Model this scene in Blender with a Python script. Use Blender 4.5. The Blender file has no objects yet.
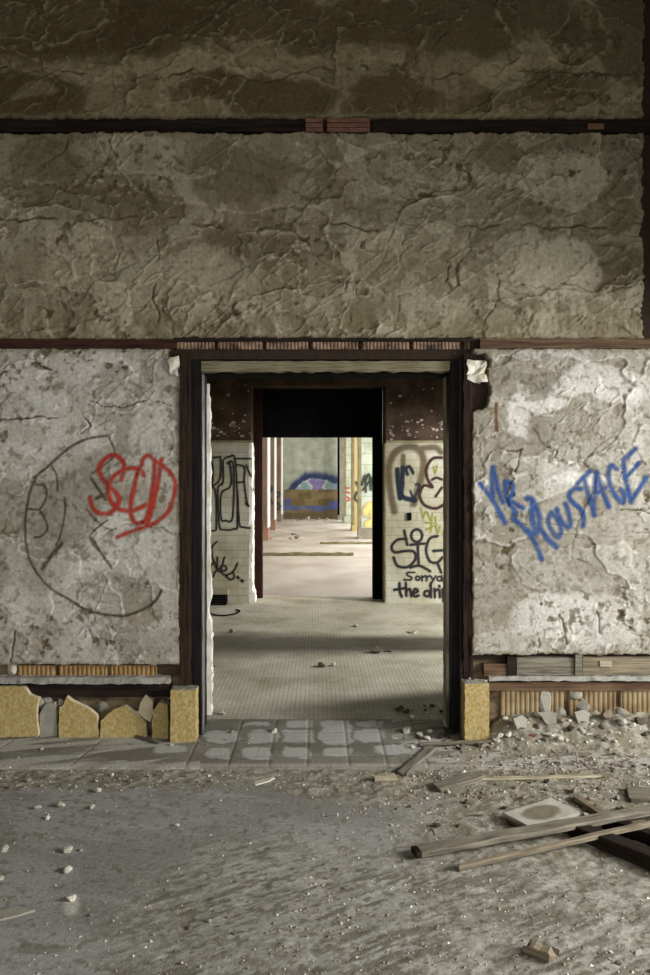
import bpy, bmesh, math, random
import numpy as np
from mathutils import Vector, Matrix

random.seed(7)
C = bpy.context.scene.collection
PI = math.pi
EYE = 1.55
FPX, VX, VY = 744.0, 318.0, 484.0

def P(px, py, Y):
    return ((px - VX) / FPX * Y, Y, EYE - (py - VY) / FPX * Y)
def F(px, py, z=0.0):
    Y = (EYE - z) * FPX / (py - VY)
    return ((px - VX) / FPX * Y, Y, z)

# ------------------------------------------------------------------ noise
def _h(ix, iy, s):
    a = (ix.astype(np.int64) * 374761393 + iy.astype(np.int64) * 668265263 + s * 1442695041) & 0xffffffff
    a = ((a ^ (a >> 13)) * 1274126177) & 0xffffffff
    a = ((a ^ (a >> 16)) * 2246822519) & 0xffffffff
    return ((a ^ (a >> 15)) & 0xffffff) / float(0xffffff)
def vnoise(x, y, s=0):
    ix, iy = np.floor(x), np.floor(y)
    fx, fy = x - ix, y - iy
    fx = fx * fx * fx * (fx * (fx * 6 - 15) + 10); fy = fy * fy * fy * (fy * (fy * 6 - 15) + 10)
    a, b, c, d = _h(ix, iy, s), _h(ix + 1, iy, s), _h(ix, iy + 1, s), _h(ix + 1, iy + 1, s)
    return (a * (1 - fx) + b * fx) * (1 - fy) + (c * (1 - fx) + d * fx) * fy
def fbm(x, y, o=4, s=0, g=0.5):
    t, a, n = 0.0, 1.0, 0.0
    cs, sn = 0.8, 0.6
    for k in range(o):
        t = t + a * vnoise(x, y, s + k * 17); n += a
        x, y = (x * cs - y * sn) * 2.03, (x * sn + y * cs) * 2.03
        a *= g
    return t / n
def ss(a, b, x):
    t = np.clip((x - a) / (b - a), 0, 1)
    return t * t * (3 - 2 * t)
def worley(x, y, s=0):
    ix, iy = np.floor(x), np.floor(y)
    f1 = np.full(x.shape, 9.0); f2 = np.full(x.shape, 9.0); cid = np.zeros(x.shape)
    for dx in (-1, 0, 1):
        for dy in (-1, 0, 1):
            cx, cy = ix + dx, iy + dy
            d = np.hypot(cx + _h(cx, cy, s) - x, cy + _h(cx, cy, s + 5) - y)
            m = d < f1
            f2 = np.where(m, f1, np.minimum(f2, d))
            cid = np.where(m, _h(cx, cy, s + 9), cid)
            f1 = np.where(m, d, f1)
    return f1, f2, cid
def seg_dist(X, Z, pts):
    d = np.full(X.shape, 9.0)
    for (x0, z0), (x1, z1) in zip(pts[:-1], pts[1:]):
        dx, dz = x1 - x0, z1 - z0
        L = dx * dx + dz * dz + 1e-12
        t = np.clip(((X - x0) * dx + (Z - z0) * dz) / L, 0, 1)
        d = np.minimum(d, np.hypot(X - x0 - t * dx, Z - z0 - t * dz))
    return d
def smooth(pts, n=5):
    if len(pts) < 3: return pts
    out = []
    q = [pts[0]] + list(pts) + [pts[-1]]
    for i in range(1, len(q) - 2):
        a, b, c, d = q[i - 1], q[i], q[i + 1], q[i + 2]
        for k in range(n):
            t = k / n
            out.append(tuple(0.5 * (2 * b[j] + (c[j] - a[j]) * t + (2 * a[j] - 5 * b[j] + 4 * c[j] - d[j]) * t * t + (3 * b[j] - a[j] - 3 * c[j] + d[j]) * t ** 3) for j in (0, 1)))
    out.append(pts[-1])
    return out

# ------------------------------------------------------------------ materials
def srgb(r, g, b):
    f = lambda c: (c / 255 / 12.92) if c / 255 <= 0.04045 else ((c / 255 + 0.055) / 1.055) ** 2.4
    return (f(r), f(g), f(b))
def mat(name, c1, c2=None, scale=6.0, rough=0.8, bump=0.3, bscale=60.0, metal=0.0, attr=None, stretch=(1, 1, 1), alpha=None, rnd=0.0, detail=5, lo=0.35, hi=0.65, spec=0.3):
    m = bpy.data.materials.new(name); m.use_nodes = True
    nt = m.node_tree; nd = nt.nodes; ln = nt.links
    b = nd['Principled BSDF']; b.inputs['Roughness'].default_value = rough; b.inputs['Metallic'].default_value = metal
    b.inputs['Specular IOR Level'].default_value = spec
    tc = nd.new('ShaderNodeTexCoord'); mp = nd.new('ShaderNodeMapping'); mp.inputs['Scale'].default_value = stretch
    ln.new(tc.outputs['Object'], mp.inputs['Vector'])
    nz = nd.new('ShaderNodeTexNoise'); nz.inputs['Scale'].default_value = scale; nz.inputs['Detail'].default_value = detail
    ln.new(mp.outputs[0], nz.inputs['Vector'])
    rp = nd.new('ShaderNodeMapRange'); rp.inputs['From Min'].default_value = lo; rp.inputs['From Max'].default_value = hi
    ln.new(nz.outputs['Fac'], rp.inputs['Value'])
    if attr:
        at = nd.new('ShaderNodeAttribute'); at.attribute_name = attr
        mx = nd.new('ShaderNodeMix'); mx.data_type = 'RGBA'; mx.blend_type = 'MULTIPLY'; mx.inputs['Factor'].default_value = 1
        g = nd.new('ShaderNodeMapRange'); g.inputs['To Min'].default_value = 0.78; g.inputs['To Max'].default_value = 1.18
        g.inputs['From Min'].default_value = 0.3; g.inputs['From Max'].default_value = 0.7
        ln.new(nz.outputs['Fac'], g.inputs['Value'])
        ln.new(at.outputs['Color'], mx.inputs['A']); ln.new(g.outputs[0], mx.inputs['B'])
        col = mx.outputs['Result']
    else:
        mx = nd.new('ShaderNodeMix'); mx.data_type = 'RGBA'
        mx.inputs['A'].default_value = (*c1, 1); mx.inputs['B'].default_value = (*(c2 or c1), 1)
        ln.new(rp.outputs[0], mx.inputs['Factor']); col = mx.outputs['Result']
    if rnd:
        oi = nd.new('ShaderNodeObjectInfo'); hs = nd.new('ShaderNodeHueSaturation')
        r2 = nd.new('ShaderNodeMapRange'); r2.inputs['To Min'].default_value = 1 - rnd; r2.inputs['To Max'].default_value = 1 + rnd
        ln.new(oi.outputs['Random'], r2.inputs['Value']); ln.new(r2.outputs[0], hs.inputs['Value']); ln.new(col, hs.inputs['Color'])
        col = hs.outputs['Color']
    ln.new(col, b.inputs['Base Color'])
    if bump:
        bp = nd.new('ShaderNodeBump'); bp.inputs['Strength'].default_value = bump; bp.inputs['Distance'].default_value = 0.006
        n2 = nd.new('ShaderNodeTexNoise'); n2.inputs['Scale'].default_value = bscale; n2.inputs['Detail'].default_value = 6
        ln.new(mp.outputs[0], n2.inputs['Vector']); ln.new(n2.outputs['Fac'], bp.inputs['Height']); ln.new(bp.outputs[0], b.inputs['Normal'])
    if alpha:
        at = nd.new('ShaderNodeAttribute'); at.attribute_name = alpha
        ln.new(at.outputs['Fac'], b.inputs['Alpha'])
    return m
def tile_mat(name, c1, c2, grout, w, h, axes='xz', mortar=0.004, rough=0.35, offset=0.5, dirt=(0.5, 0.45, 0.33), dscale=1.3, dlo=0.45, dhi=0.75):
    m = bpy.data.materials.new(name); m.use_nodes = True
    nt = m.node_tree; nd = nt.nodes; ln = nt.links
    b = nd['Principled BSDF']; b.inputs['Roughness'].default_value = rough
    tc = nd.new('ShaderNodeTexCoord'); sp = nd.new('ShaderNodeSeparateXYZ'); cb = nd.new('ShaderNodeCombineXYZ')
    ln.new(tc.outputs['Object'], sp.inputs[0])
    ln.new(sp.outputs['XYZ'.index(axes[0].upper())], cb.inputs[0]); ln.new(sp.outputs['XYZ'.index(axes[1].upper())], cb.inputs[1])
    br = nd.new('ShaderNodeTexBrick'); br.offset = offset; br.inputs['Scale'].default_value = 1.0
    br.inputs['Brick Width'].default_value = w; br.inputs['Row Height'].default_value = h; br.inputs['Mortar Size'].default_value = mortar
    br.inputs['Mortar Smooth'].default_value = 0.2
    br.inputs['Color1'].default_value = (*c1, 1); br.inputs['Color2'].default_value = (*c2, 1); br.inputs['Mortar'].default_value = (*grout, 1)
    ln.new(cb.outputs[0], br.inputs['Vector'])
    nz = nd.new('ShaderNodeTexNoise'); nz.inputs['Scale'].default_value = dscale; nz.inputs['Detail'].default_value = 8; nz.inputs['Roughness'].default_value = 0.65
    ln.new(tc.outputs['Object'], nz.inputs['Vector'])
    rp = nd.new('ShaderNodeMapRange'); rp.inputs['From Min'].default_value = dlo; rp.inputs['From Max'].default_value = dhi
    ln.new(nz.outputs['Fac'], rp.inputs['Value'])
    mx = nd.new('ShaderNodeMix'); mx.data_type = 'RGBA'; mx.blend_type = 'MULTIPLY'; mx.inputs['B'].default_value = (*dirt, 1)
    ln.new(rp.outputs[0], mx.inputs['Factor']); ln.new(br.outputs['Color'], mx.inputs['A'])
    ln.new(mx.outputs['Result'], b.inputs['Base Color'])
    bp = nd.new('ShaderNodeBump'); bp.invert = True; bp.inputs['Strength'].default_value = 0.5; bp.inputs['Distance'].default_value = 0.003
    ln.new(br.outputs['Fac'], bp.inputs['Height']); ln.new(bp.outputs[0], b.inputs['Normal'])
    return m

M = {}
M['plaster'] = mat('weathered plaster', None, attr='Col', scale=45, bump=0.35, bscale=110, rough=0.9, c2=None, spec=0.15)
M['floor'] = mat('dusty concrete', None, attr='Col', scale=60, bump=0.45, bscale=150, rough=0.85, spec=0.2)
M['masonry'] = mat('sooty masonry', (0.05, 0.035, 0.025), (0.025, 0.018, 0.014), scale=9)
M['dimwall'] = mat('old grey plaster', (0.30, 0.28, 0.23), (0.20, 0.18, 0.14), scale=2.5)
M['dimceil'] = mat('stained ceiling plaster', (0.16, 0.14, 0.11), (0.08, 0.07, 0.05), scale=2)
M['darkwood'] = mat('black stained wood', (0.008, 0.006, 0.005), (0.024, 0.016, 0.012), spec=0.1, scale=8, stretch=(0.5, 5, 8), rough=0.7)
M['redwood'] = mat('red brown stained wood', (0.022, 0.009, 0.007), (0.058, 0.026, 0.018), spec=0.1, scale=8, stretch=(0.5, 5, 9), rough=0.75)
M['brownwood'] = mat('brown rail wood', (0.055, 0.030, 0.018), (0.14, 0.09, 0.052), spec=0.15, scale=7, stretch=(0.5, 5, 9), rough=0.75)
M['redwoodv'] = mat('red brown casing wood', (0.010, 0.006, 0.0045), (0.036, 0.021, 0.014), spec=0.1, scale=8, stretch=(9, 5, 0.5), rough=0.7)
M['blackv'] = mat('black casing wood', (0.004, 0.0035, 0.003), (0.013, 0.010, 0.008), spec=0.1, scale=8, stretch=(9, 5, 0.5), rough=0.6)
M['blackmetal'] = mat('black painted steel', (0.006, 0.006, 0.007), (0.014, 0.014, 0.016), scale=14, rough=0.3, metal=0.2, bump=0.15, spec=0.5)
M['darkcasing'] = mat('sooty casing wood', (0.006, 0.004, 0.0035), (0.030, 0.017, 0.012), spec=0.08, scale=8, stretch=(9, 5, 0.5))
M['headwood'] = mat('dirty peeling head board', (0.22, 0.20, 0.13), (0.10, 0.085, 0.045), scale=9, stretch=(0.7, 4, 14), rough=0.85)
M['greymetal'] = mat('worn grey steel', (0.13, 0.13, 0.14), (0.30, 0.30, 0.32), scale=12, stretch=(3, 3, 0.6), rough=0.4, metal=0.5, bump=0.1)
M['palewood'] = mat('pale peeling painted wood', (0.40, 0.36, 0.26), (0.20, 0.17, 0.10), scale=9, stretch=(0.7, 4, 14), rough=0.85)
M['greywood'] = mat('weathered grey wood', (0.21, 0.19, 0.145), (0.085, 0.073, 0.053), scale=7, stretch=(0.8, 12, 12), rough=0.9)
M['tanwood'] = mat('weathered tan wood', (0.23, 0.19, 0.13), (0.11, 0.09, 0.06), scale=7, stretch=(0.8, 12, 12), rough=0.9)
M['ledge'] = mat('grey mortar ledge', (0.33, 0.32, 0.29), (0.20, 0.19, 0.165), scale=18, bump=0.6)
M['white'] = mat('broken white plaster', (0.62, 0.60, 0.53), (0.42, 0.39, 0.30), scale=14, bump=0.6, rnd=0.2)
M['stone'] = mat('grey stone chip', (0.34, 0.32, 0.27), (0.22, 0.205, 0.165), scale=16, bump=0.6, rnd=0.35)
M['dirtstone'] = mat('dirty brown fragment', (0.13, 0.10, 0.07), (0.23, 0.19, 0.135), scale=16, bump=0.6, rnd=0.4)
M['splinter'] = mat('dark wood splinter', (0.085, 0.055, 0.038), (0.17, 0.13, 0.09), scale=10, stretch=(1, 8, 8), rnd=0.45)
M['darkdirt'] = mat('dark wet fragment', (0.03, 0.022, 0.016), (0.075, 0.058, 0.042), scale=16, bump=0.6, rnd=0.4)
M['rust'] = mat('red rust flake', (0.12, 0.03, 0.022), (0.20, 0.07, 0.05), scale=16)
M['marble'] = mat('yellow marble', (0.30, 0.205, 0.05), (0.405, 0.335, 0.175), scale=60, rough=0.65, bump=0.4, bscale=70, detail=12, lo=0.36, hi=0.66, stretch=(1, 1, 0.8))
M['marblecut'] = mat('pale broken marble', (0.56, 0.50, 0.36), (0.44, 0.37, 0.24), scale=14, rough=0.8, bump=0.5)
M['greymarble'] = mat('dusty grey marble', (0.20, 0.195, 0.175), (0.29, 0.27, 0.21), scale=16, rough=0.8, bump=0.3)
M['clay'] = mat('ribbed clay tile', (0.20, 0.105, 0.035), (0.30, 0.195, 0.085), scale=14, bump=0.4)
M['claydark'] = mat('sooty ribbed clay tile', (0.05, 0.028, 0.02), (0.26, 0.17, 0.11), scale=11, lo=0.4, hi=0.62, bump=0.4)
M['claypale'] = mat('dusty ribbed clay tile', (0.15, 0.098, 0.045), (0.27, 0.205, 0.115), scale=9, bump=0.4)
M['brick'] = mat('dull red brick', (0.125, 0.055, 0.035), (0.19, 0.10, 0.065), scale=16, stretch=(1, 1, 4), bump=0.5)
M['tilecream'] = tile_mat('cream glazed tile', (0.50, 0.49, 0.405), (0.45, 0.44, 0.355), (0.29, 0.265, 0.185), 0.16, 0.098, mortar=0.0035, dirt=(0.6, 0.55, 0.40), dlo=0.4, dhi=0.7)
M['tileedge'] = mat('white broken tile edge', (0.80, 0.79, 0.74), (0.55, 0.52, 0.42), scale=9, bump=0.5)
M['olive'] = mat('olive tile edge', (0.27, 0.25, 0.15), (0.18, 0.16, 0.08), scale=7)
M['brownpaint'] = mat('peeling dark brown paint', (0.035, 0.020, 0.013), (0.085, 0.056, 0.035), spec=0.15, scale=5, bump=0.5, bscale=30)
M['maroon'] = mat('maroon door frame paint', (0.030, 0.010, 0.008), (0.015, 0.007, 0.006), spec=0.1, scale=5)
M['mosaic'] = tile_mat('small mosaic floor tile', (0.47, 0.45, 0.36), (0.40, 0.38, 0.30), (0.26, 0.245, 0.18), 0.032, 0.032, axes='xy', mortar=0.0025, rough=0.6, offset=0.0, dirt=(0.52, 0.50, 0.40), dscale=1.6, dlo=0.42, dhi=0.7)
M['farfloor'] = mat('pinkish dusty concrete', (0.66, 0.63, 0.565), (0.50, 0.44, 0.385), scale=1.1, stretch=(1, 0.6, 1), detail=9, lo=0.38, hi=0.66)
M['palegreen'] = tile_mat('pale green glazed block', (0.47, 0.535, 0.44), (0.43, 0.50, 0.41), (0.30, 0.33, 0.26), 0.6, 0.3, mortar=0.012)
M['yellowpaint'] = mat('yellow painted pier', (0.50, 0.37, 0.14), (0.54, 0.44, 0.24), scale=2)
M['pinkpaint'] = mat('pinkish painted pier', (0.19, 0.125, 0.08), (0.24, 0.18, 0.11), scale=2)  # pinkish tan, darkened to paint in the dimness of the pier fronts
M['litside'] = mat('white lit pier side', (0.82, 0.79, 0.78), (0.72, 0.67, 0.65), scale=3)  # light falling on the pier sides, painted in as white
M['plinthgrey'] = mat('grey pier base', (0.30, 0.29, 0.24), (0.22, 0.20, 0.16), scale=4)
M['redbase'] = mat('broken red pier base', (0.30, 0.14, 0.10), (0.36, 0.22, 0.15), scale=5)
M['farwall'] = mat('far wall paint', None, attr='Col', scale=3, bump=0.2, bscale=20)
M['black'] = mat('matt black', (0.003, 0.003, 0.003), (0.006, 0.005, 0.005), scale=10, spec=0.05, rough=1.0)
M['paper'] = mat('dirty pale tile', (0.58, 0.56, 0.49), (0.48, 0.46, 0.39), scale=9, rough=0.6, bump=0.15)

def stain_tile_mat():
    m = mat('stained cream tile', (0.40, 0.385, 0.325), (0.32, 0.305, 0.25), scale=9, rough=0.6, bump=0.15)
    nt = m.node_tree; nd = nt.nodes; ln = nt.links
    b = nd['Principled BSDF']; src = b.inputs['Base Color'].links[0].from_socket
    tc = nd.new('ShaderNodeTexCoord'); mp = nd.new('ShaderNodeMapping'); mp.inputs['Scale'].default_value = (8.2, 15.5, 0)
    nz = nd.new('ShaderNodeTexNoise'); nz.inputs['Scale'].default_value = 14
    ad = nd.new('ShaderNodeVectorMath'); ad.operation = 'MULTIPLY_ADD'; ad.inputs[1].default_value = (0.35, 0.35, 0); ad.inputs[2].default_value = (-0.17, -0.17, 0)
    ln.new(tc.outputs['Object'], nz.inputs['Vector']); ln.new(nz.outputs['Color'], ad.inputs[0])
    ln.new(tc.outputs['Object'], mp.inputs['Vector'])
    a2 = nd.new('ShaderNodeVectorMath'); ln.new(mp.outputs[0], a2.inputs[0]); ln.new(ad.outputs[0], a2.inputs[1])
    le = nd.new('ShaderNodeVectorMath'); le.operation = 'LENGTH'; ln.new(a2.outputs[0], le.inputs[0])
    rp = nd.new('ShaderNodeMapRange'); rp.inputs['From Min'].default_value = 1.05; rp.inputs['From Max'].default_value = 0.8
    ln.new(le.outputs['Value'], rp.inputs['Value'])
    mx = nd.new('ShaderNodeMix'); mx.data_type = 'RGBA'; mx.inputs['B'].default_value = (0.15, 0.13, 0.09, 1)
    ln.new(rp.outputs[0], mx.inputs['Factor']); ln.new(src, mx.inputs['A']); ln.new(mx.outputs['Result'], b.inputs['Base Color'])
    return m
M['staintile'] = stain_tile_mat()

# ------------------------------------------------------------------ object helpers
def link(o, parent=None):
    C.objects.link(o)
    if parent is not None: o.parent = parent
    return o
def obj(name, verts, faces, m, parent=None, loc=(0, 0, 0), flat=True):
    me = bpy.data.meshes.new(name); me.from_pydata([tuple(v) for v in verts], [], [tuple(f) for f in faces]); me.update()
    for mm in (m if isinstance(m, (list, tuple)) else [m]): me.materials.append(mm)
    o = bpy.data.objects.new(name, me); o.location = loc
    if not flat:
        for p in me.polygons: p.use_smooth = True
    return link(o, parent)
def tag(o, label, cat, group=None):
    o['label'] = label; o['category'] = cat
    if group: o['group'] = group
    return o
def struct(o, label=None, cat=None):
    o['kind'] = 'structure'
    if label: o['label'] = label
    if cat: o['category'] = cat
    return o
class MB:
    def __init__(s): s.v, s.f = [], []
    def box(s, x0, x1, y0, y1, z0, z1):
        b = len(s.v)
        s.v += [(x0, y0, z0), (x1, y0, z0), (x1, y1, z0), (x0, y1, z0), (x0, y0, z1), (x1, y0, z1), (x1, y1, z1), (x0, y1, z1)]
        s.f += [tuple(b + i for i in q) for q in ((0, 3, 2, 1), (4, 5, 6, 7), (0, 1, 5, 4), (1, 2, 6, 5), (2, 3, 7, 6), (3, 0, 4, 7))]
        return s
    def build(s, name, m, parent=None, loc=(0, 0, 0), bevel=0):
        o = obj(name, s.v, s.f, m, parent, loc)
        if bevel:
            md = o.modifiers.new('b', 'BEVEL'); md.width = bevel; md.segments = 2
        return o
def box(name, m, x0, x1, y0, y1, z0, z1, parent=None, bevel=0):
    return MB().box(x0, x1, y0, y1, z0, z1).build(name, m, parent, bevel=bevel)
def rough_box(name, m, x0, x1, y0, y1, z0, z1, parent=None, amp=0.004, step=0.05, seed=0, jag=None):
    """a box with its faces cut into cells and worn, jagged edges"""
    bm = bmesh.new()
    nx, ny, nz = (max(1, int((b - a) / step)) for a, b in ((x0, x1), (y0, y1), (z0, z1)))
    g = {}
    def V(i, j, k):
        if (i, j, k) not in g:
            g[(i, j, k)] = bm.verts.new((x0 + (x1 - x0) * i / nx, y0 + (y1 - y0) * j / ny, z0 + (z1 - z0) * k / nz))
        return g[(i, j, k)]
    for i in range(nx):
        for j in range(ny):
            bm.faces.new((V(i, j, 0), V(i, j + 1, 0), V(i + 1, j + 1, 0), V(i + 1, j, 0)))
            bm.faces.new((V(i, j, nz), V(i + 1, j, nz), V(i + 1, j + 1, nz), V(i, j + 1, nz)))
    for i in range(nx):
        for k in range(nz):
            bm.faces.new((V(i, 0, k), V(i + 1, 0, k), V(i + 1, 0, k + 1), V(i, 0, k + 1)))
            bm.faces.new((V(i, ny, k), V(i, ny, k + 1), V(i + 1, ny, k + 1), V(i + 1, ny, k)))
    for j in range(ny):
        for k in range(nz):
            bm.faces.new((V(0, j, k), V(0, j, k + 1), V(0, j + 1, k + 1), V(0, j + 1, k)))
            bm.faces.new((V(nx, j, k), V(nx, j + 1, k), V(nx, j + 1, k + 1), V(nx, j, k + 1)))
    rr = random.Random(seed)
    for key, v in g.items():
        v.co += Vector((rr.uniform(-amp, amp), rr.uniform(-amp, amp), rr.uniform(-amp, amp)))
        if jag: jag(key, v, (nx, ny, nz), rr)
    me = bpy.data.meshes.new(name); bm.to_mesh(me); bm.free(); me.materials.append(m)
    return link(bpy.data.objects.new(name, me), parent)

def grid(name, X, Y, Z, m, col=None, keep=None, parent=None, alpha=None, flip=False):
    """a displaced grid; X, Y, Z are (rows, cols) arrays; keep is a mask of cells"""
    r, c = X.shape
    idx = np.arange(r * c).reshape(r, c)
    q = np.stack([idx[:-1, :-1], idx[:-1, 1:], idx[1:, 1:], idx[1:, :-1]], -1)
    if flip: q = q[..., ::-1]
    q = q[keep] if keep is not None else q.reshape(-1, 4)
    used = np.zeros(r * c, bool); used[q.ravel()] = True
    re = np.cumsum(used) - 1
    q = re[q]
    co = np.stack([X, Y, Z], -1).reshape(-1, 3)[used].astype(np.float32)
    me = bpy.data.meshes.new(name)
    me.vertices.add(len(co)); me.vertices.foreach_set('co', co.ravel())
    me.loops.add(q.size); me.loops.foreach_set('vertex_index', q.ravel().astype(np.int32))
    me.polygons.add(len(q)); me.polygons.foreach_set('loop_start', np.arange(0, q.size, 4, dtype=np.int32))
    me.update(calc_edges=True)
    me.polygons.foreach_set('use_smooth', np.ones(len(q), bool))
    if col is not None:
        a = me.attributes.new('Col', 'FLOAT_COLOR', 'POINT')
        cc = np.ones((len(co), 4), np.float32); cc[:, :3] = col.reshape(-1, 3)[used]
        a.data.foreach_set('color', cc.ravel())
    if alpha is not None:
        a = me.attributes.new('paint', 'FLOAT', 'POINT'); a.data.foreach_set('value', alpha.ravel()[used].astype(np.float32))
    me.materials.append(m)
    me.validate()
    return link(bpy.data.objects.new(name, me), parent)

def lerpc(a, b, t):
    return a * (1 - t[..., None]) + np.array(b) * t[..., None]

# ================================================================== FRONT WALL
WY = 4.54           # face of the plaster
STEP = 0.0062
gx = np.arange(-2.5, 2.5 + STEP, STEP); gz = np.arange(0.0, 4.95, STEP)
WX, WZ = np.meshgrid(gx, gz)
PXg = WX / WY * FPX + VX; PYg = VY - (WZ - EYE) / WY * FPX       # where the photo shows each point of the wall plane
def wall_pts(pts, Y=WY):
    return [(P(a, b, Y)[0], P(a, b, Y)[2]) for a, b in pts]

wx = WX + 0.10 * (fbm(WX * 2.5, WZ * 2.5, 4, 3) - 0.5); wz = WZ + 0.10 * (fbm(WX * 2.5, WZ * 2.5, 4, 4) - 0.5)
L1 = fbm(wx * 1.3 + 3.1, wz * 2.0, 6, 11, 0.44)
L2 = fbm(wx * 2.8 + 9.1, wz * 3.8, 5, 12, 0.44)
L3 = fbm(wx * 7.0 + 1.1, wz * 8.0, 4, 13)
t1 = ss(0.495, 0.508, L1); t2 = ss(0.53, 0.545, L2); t3 = ss(0.60, 0.62, L3)
H = 0.014 * (fbm(WX * 1.3, WZ * 1.3, 3, 5) - 0.5) + 0.010 * (fbm(wx * 4, wz * 9, 4, 6) - 0.5)
H += 0.009 * t1 + 0.006 * t2 - 0.003 * t3
H += 0.007 * np.exp(-((L1 - 0.509) / 0.006) ** 2) * ss(0.4, 0.6, L3) + 0.006 * np.exp(-((L2 - 0.547) / 0.008) ** 2) * ss(0.4, 0.6, L3)
# trowel ridges: short slanted strokes
a1 = fbm((WX * 0.8 + WZ * 0.6) * 3, (WZ * 0.8 - WX * 0.6) * 11, 3, 21)
a2 = fbm((WX * 0.7 - WZ * 0.7) * 9, (WZ * 0.7 + WX * 0.7) * 3, 3, 22)
sel = ss(0.45, 0.6, fbm(WX * 1.6, WZ * 1.6, 3, 23))
tro = 0.3 + 0.9 * ss(0.42, 0.62, fbm(WX * 2.1 + 8, WZ * 2.1, 4, 25))
H += 0.010 * tro * (np.abs(a1 - 0.5) * -2 + 0.2) * sel + 0.010 * tro * (np.abs(a2 - 0.5) * -2 + 0.2) * (1 - sel)
rid = np.exp(-((a1 - 0.5) / 0.012) ** 2) * ss(0.52, 0.62, fbm(WX * 3, WZ * 3, 3, 24))
H += 0.010 * rid
wq = 0.5 * (fbm(WX * 5, WZ * 5, 5, 37) - 0.5)
f1, f2, cid = worley(wx * 2.0 + wq, wz * 3.2 + wq * 0.8, 31)
crmask = ss(0.50, 0.62, fbm(WX * 2.4, WZ * 2.4, 4, 33))
crack = ss(0.035, 0.0, f2 - f1) * crmask
H += 0.012 * (cid - 0.5)
f1b, f2b, cidb = worley(wx * 5.0 + 7, wz * 6.0, 35)
crackb = ss(0.05, 0.0, f2b - f1b) * ss(0.52, 0.66, fbm(WX * 2.2, WZ * 2.2, 3, 36))
# cracks and broken seams that can be picked out in the photo
hand = np.zeros_like(WX)
wob_x = 0.09 * (fbm(WX * 7, WZ * 7, 5, 41) - 0.5); wob_z = 0.09 * (fbm(WX * 7, WZ * 7, 5, 42) - 0.5)
for pts, w in [([(-30, 66), (60, 70), (150, 78), (210, 70), (260, 82), (330, 66), (430, 76), (560, 70), (660, 76)], 0.008),
               ([(-30, 215), (70, 222), (170, 218), (240, 230), (330, 226), (420, 232), (470, 224), (560, 228), (660, 222)], 0.008),
               ([(468, 232), (470, 246), (462, 262), (455, 284)], 0.010), ([(345, 280), (348, 300), (352, 322)], 0.005),
               ([(155, 240), (158, 262), (155, 300), (156, 325)], 0.007), ([(452, 262), (448, 282), (458, 300)], 0.006),
               ([(0, 372), (30, 366), (60, 372), (78, 388)], 0.007), ([(85, 362), (110, 368), (150, 362), (172, 364)], 0.006),
               ([(0, 420), (40, 417), (82, 414), (90, 424), (80, 432)], 0.007), ([(88, 422), (104, 440), (112, 452)], 0.005),
               ([(90, 404), (120, 406), (150, 402), (170, 404)], 0.005),
               ([(556, 285), (600, 292), (640, 286)], 0.005), ([(505, 448), (520, 452), (516, 470), (528, 478)], 0.008),
               ([(546, 448), (555, 454), (552, 462)], 0.007), ([(620, 510), (650, 516), (670, 512)], 0.006),
               ([(540, 622), (538, 640), (540, 658)], 0.006), ([(560, 615), (566, 632), (568, 645)], 0.006), ([(596, 610), (598, 632)], 0.006),
               ([(5, 612), (20, 616), (32, 630)], 0.006), ([(15, 600), (12, 640), (8, 662)], 0.008),
               ([(390, 90), (410, 100), (420, 78), (400, 74), (360, 76), (345, 92)], 0.008), ([(318, 85), (330, 100), (320, 112)], 0.008),
               ([(505, 95), (530, 85), (562, 70), (570, 50)], 0.008), ([(185, 42), (210, 20), (230, 4)], 0.007), ([(400, 30), (420, 60), (440, 40), (450, 15)], 0.007),
               ([(40, 165), (60, 150), (66, 140)], 0.006), ([(70, 175), (110, 180), (145, 170), (155, 160)], 0.006)]:
    hand = np.maximum(hand, ss(w, w * 0.2, seg_dist(WX + wob_x, WZ + wob_z, wall_pts(pts))))
hand = hand * ss(0.36, 0.52, fbm(WX * 6, WZ * 6, 3, 43))
pit = ss(0.66, 0.72, fbm(WX * 22, WZ * 22, 3, 51)) * ss(0.48, 0.62, fbm(WX * 1.7 + 4, WZ * 1.7, 3, 52))
H -= 0.005 * crack + 0.003 * crackb + 0.012 * hand + 0.005 * pit
H += 0.0014 * (fbm(WX * 38, WZ * 38, 3, 53) - 0.5) + 0.0020 * (fbm(WX * 16, WZ * 16, 3, 54) - 0.5)

calm = 1 - ss(342, 350, PYg) * np.where(PXg < 320, 0.45, 0.22)
H = H * calm - 0.004 * hand * (1 - calm)
def blobs(lst, s=61, warp=14):
    """soft stains placed where the photo shows them: (px, py, rx, ry, amount)"""
    qx = PXg + warp * 3.2 * (fbm(WX * 3, WZ * 3, 5, s) - 0.5); qy = PYg + warp * 3.2 * (fbm(WX * 3, WZ * 3, 5, s + 1) - 0.5)
    out = np.zeros_like(WX)
    for a, b, rx, ry, k in lst:
        d = np.hypot((qx - a) / rx, (qy - b) / ry)
        out = np.maximum(out, k * (0.45 * ss(1.12, 0.72, d) + 0.55 * ss(1.0, 0.93, d + 0.25 * (fbm(WX * 9, WZ * 9, 3, s + 3) - 0.5))))
    return out
col = np.empty(WX.shape + (3,)); col[:] = (0.43, 0.405, 0.34)
tone = fbm(wx * 1.1, wz * 1.5, 5, 71)
col = lerpc(col, (0.27, 0.243, 0.18), ss(0.42, 0.62, tone) * 0.7)
col = lerpc(col, (0.50, 0.475, 0.405), t2 * 0.65)
col = lerpc(col, (0.245, 0.22, 0.165), (1 - t1) * 0.42)
col = lerpc(col, (0.185, 0.155, 0.10), t3 * 0.45)
streak = fbm(WX * 16, WZ * 1.1, 4, 73)
col = lerpc(col, (0.19, 0.165, 0.11), ss(0.52, 0.72, streak) * 0.35)
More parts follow.
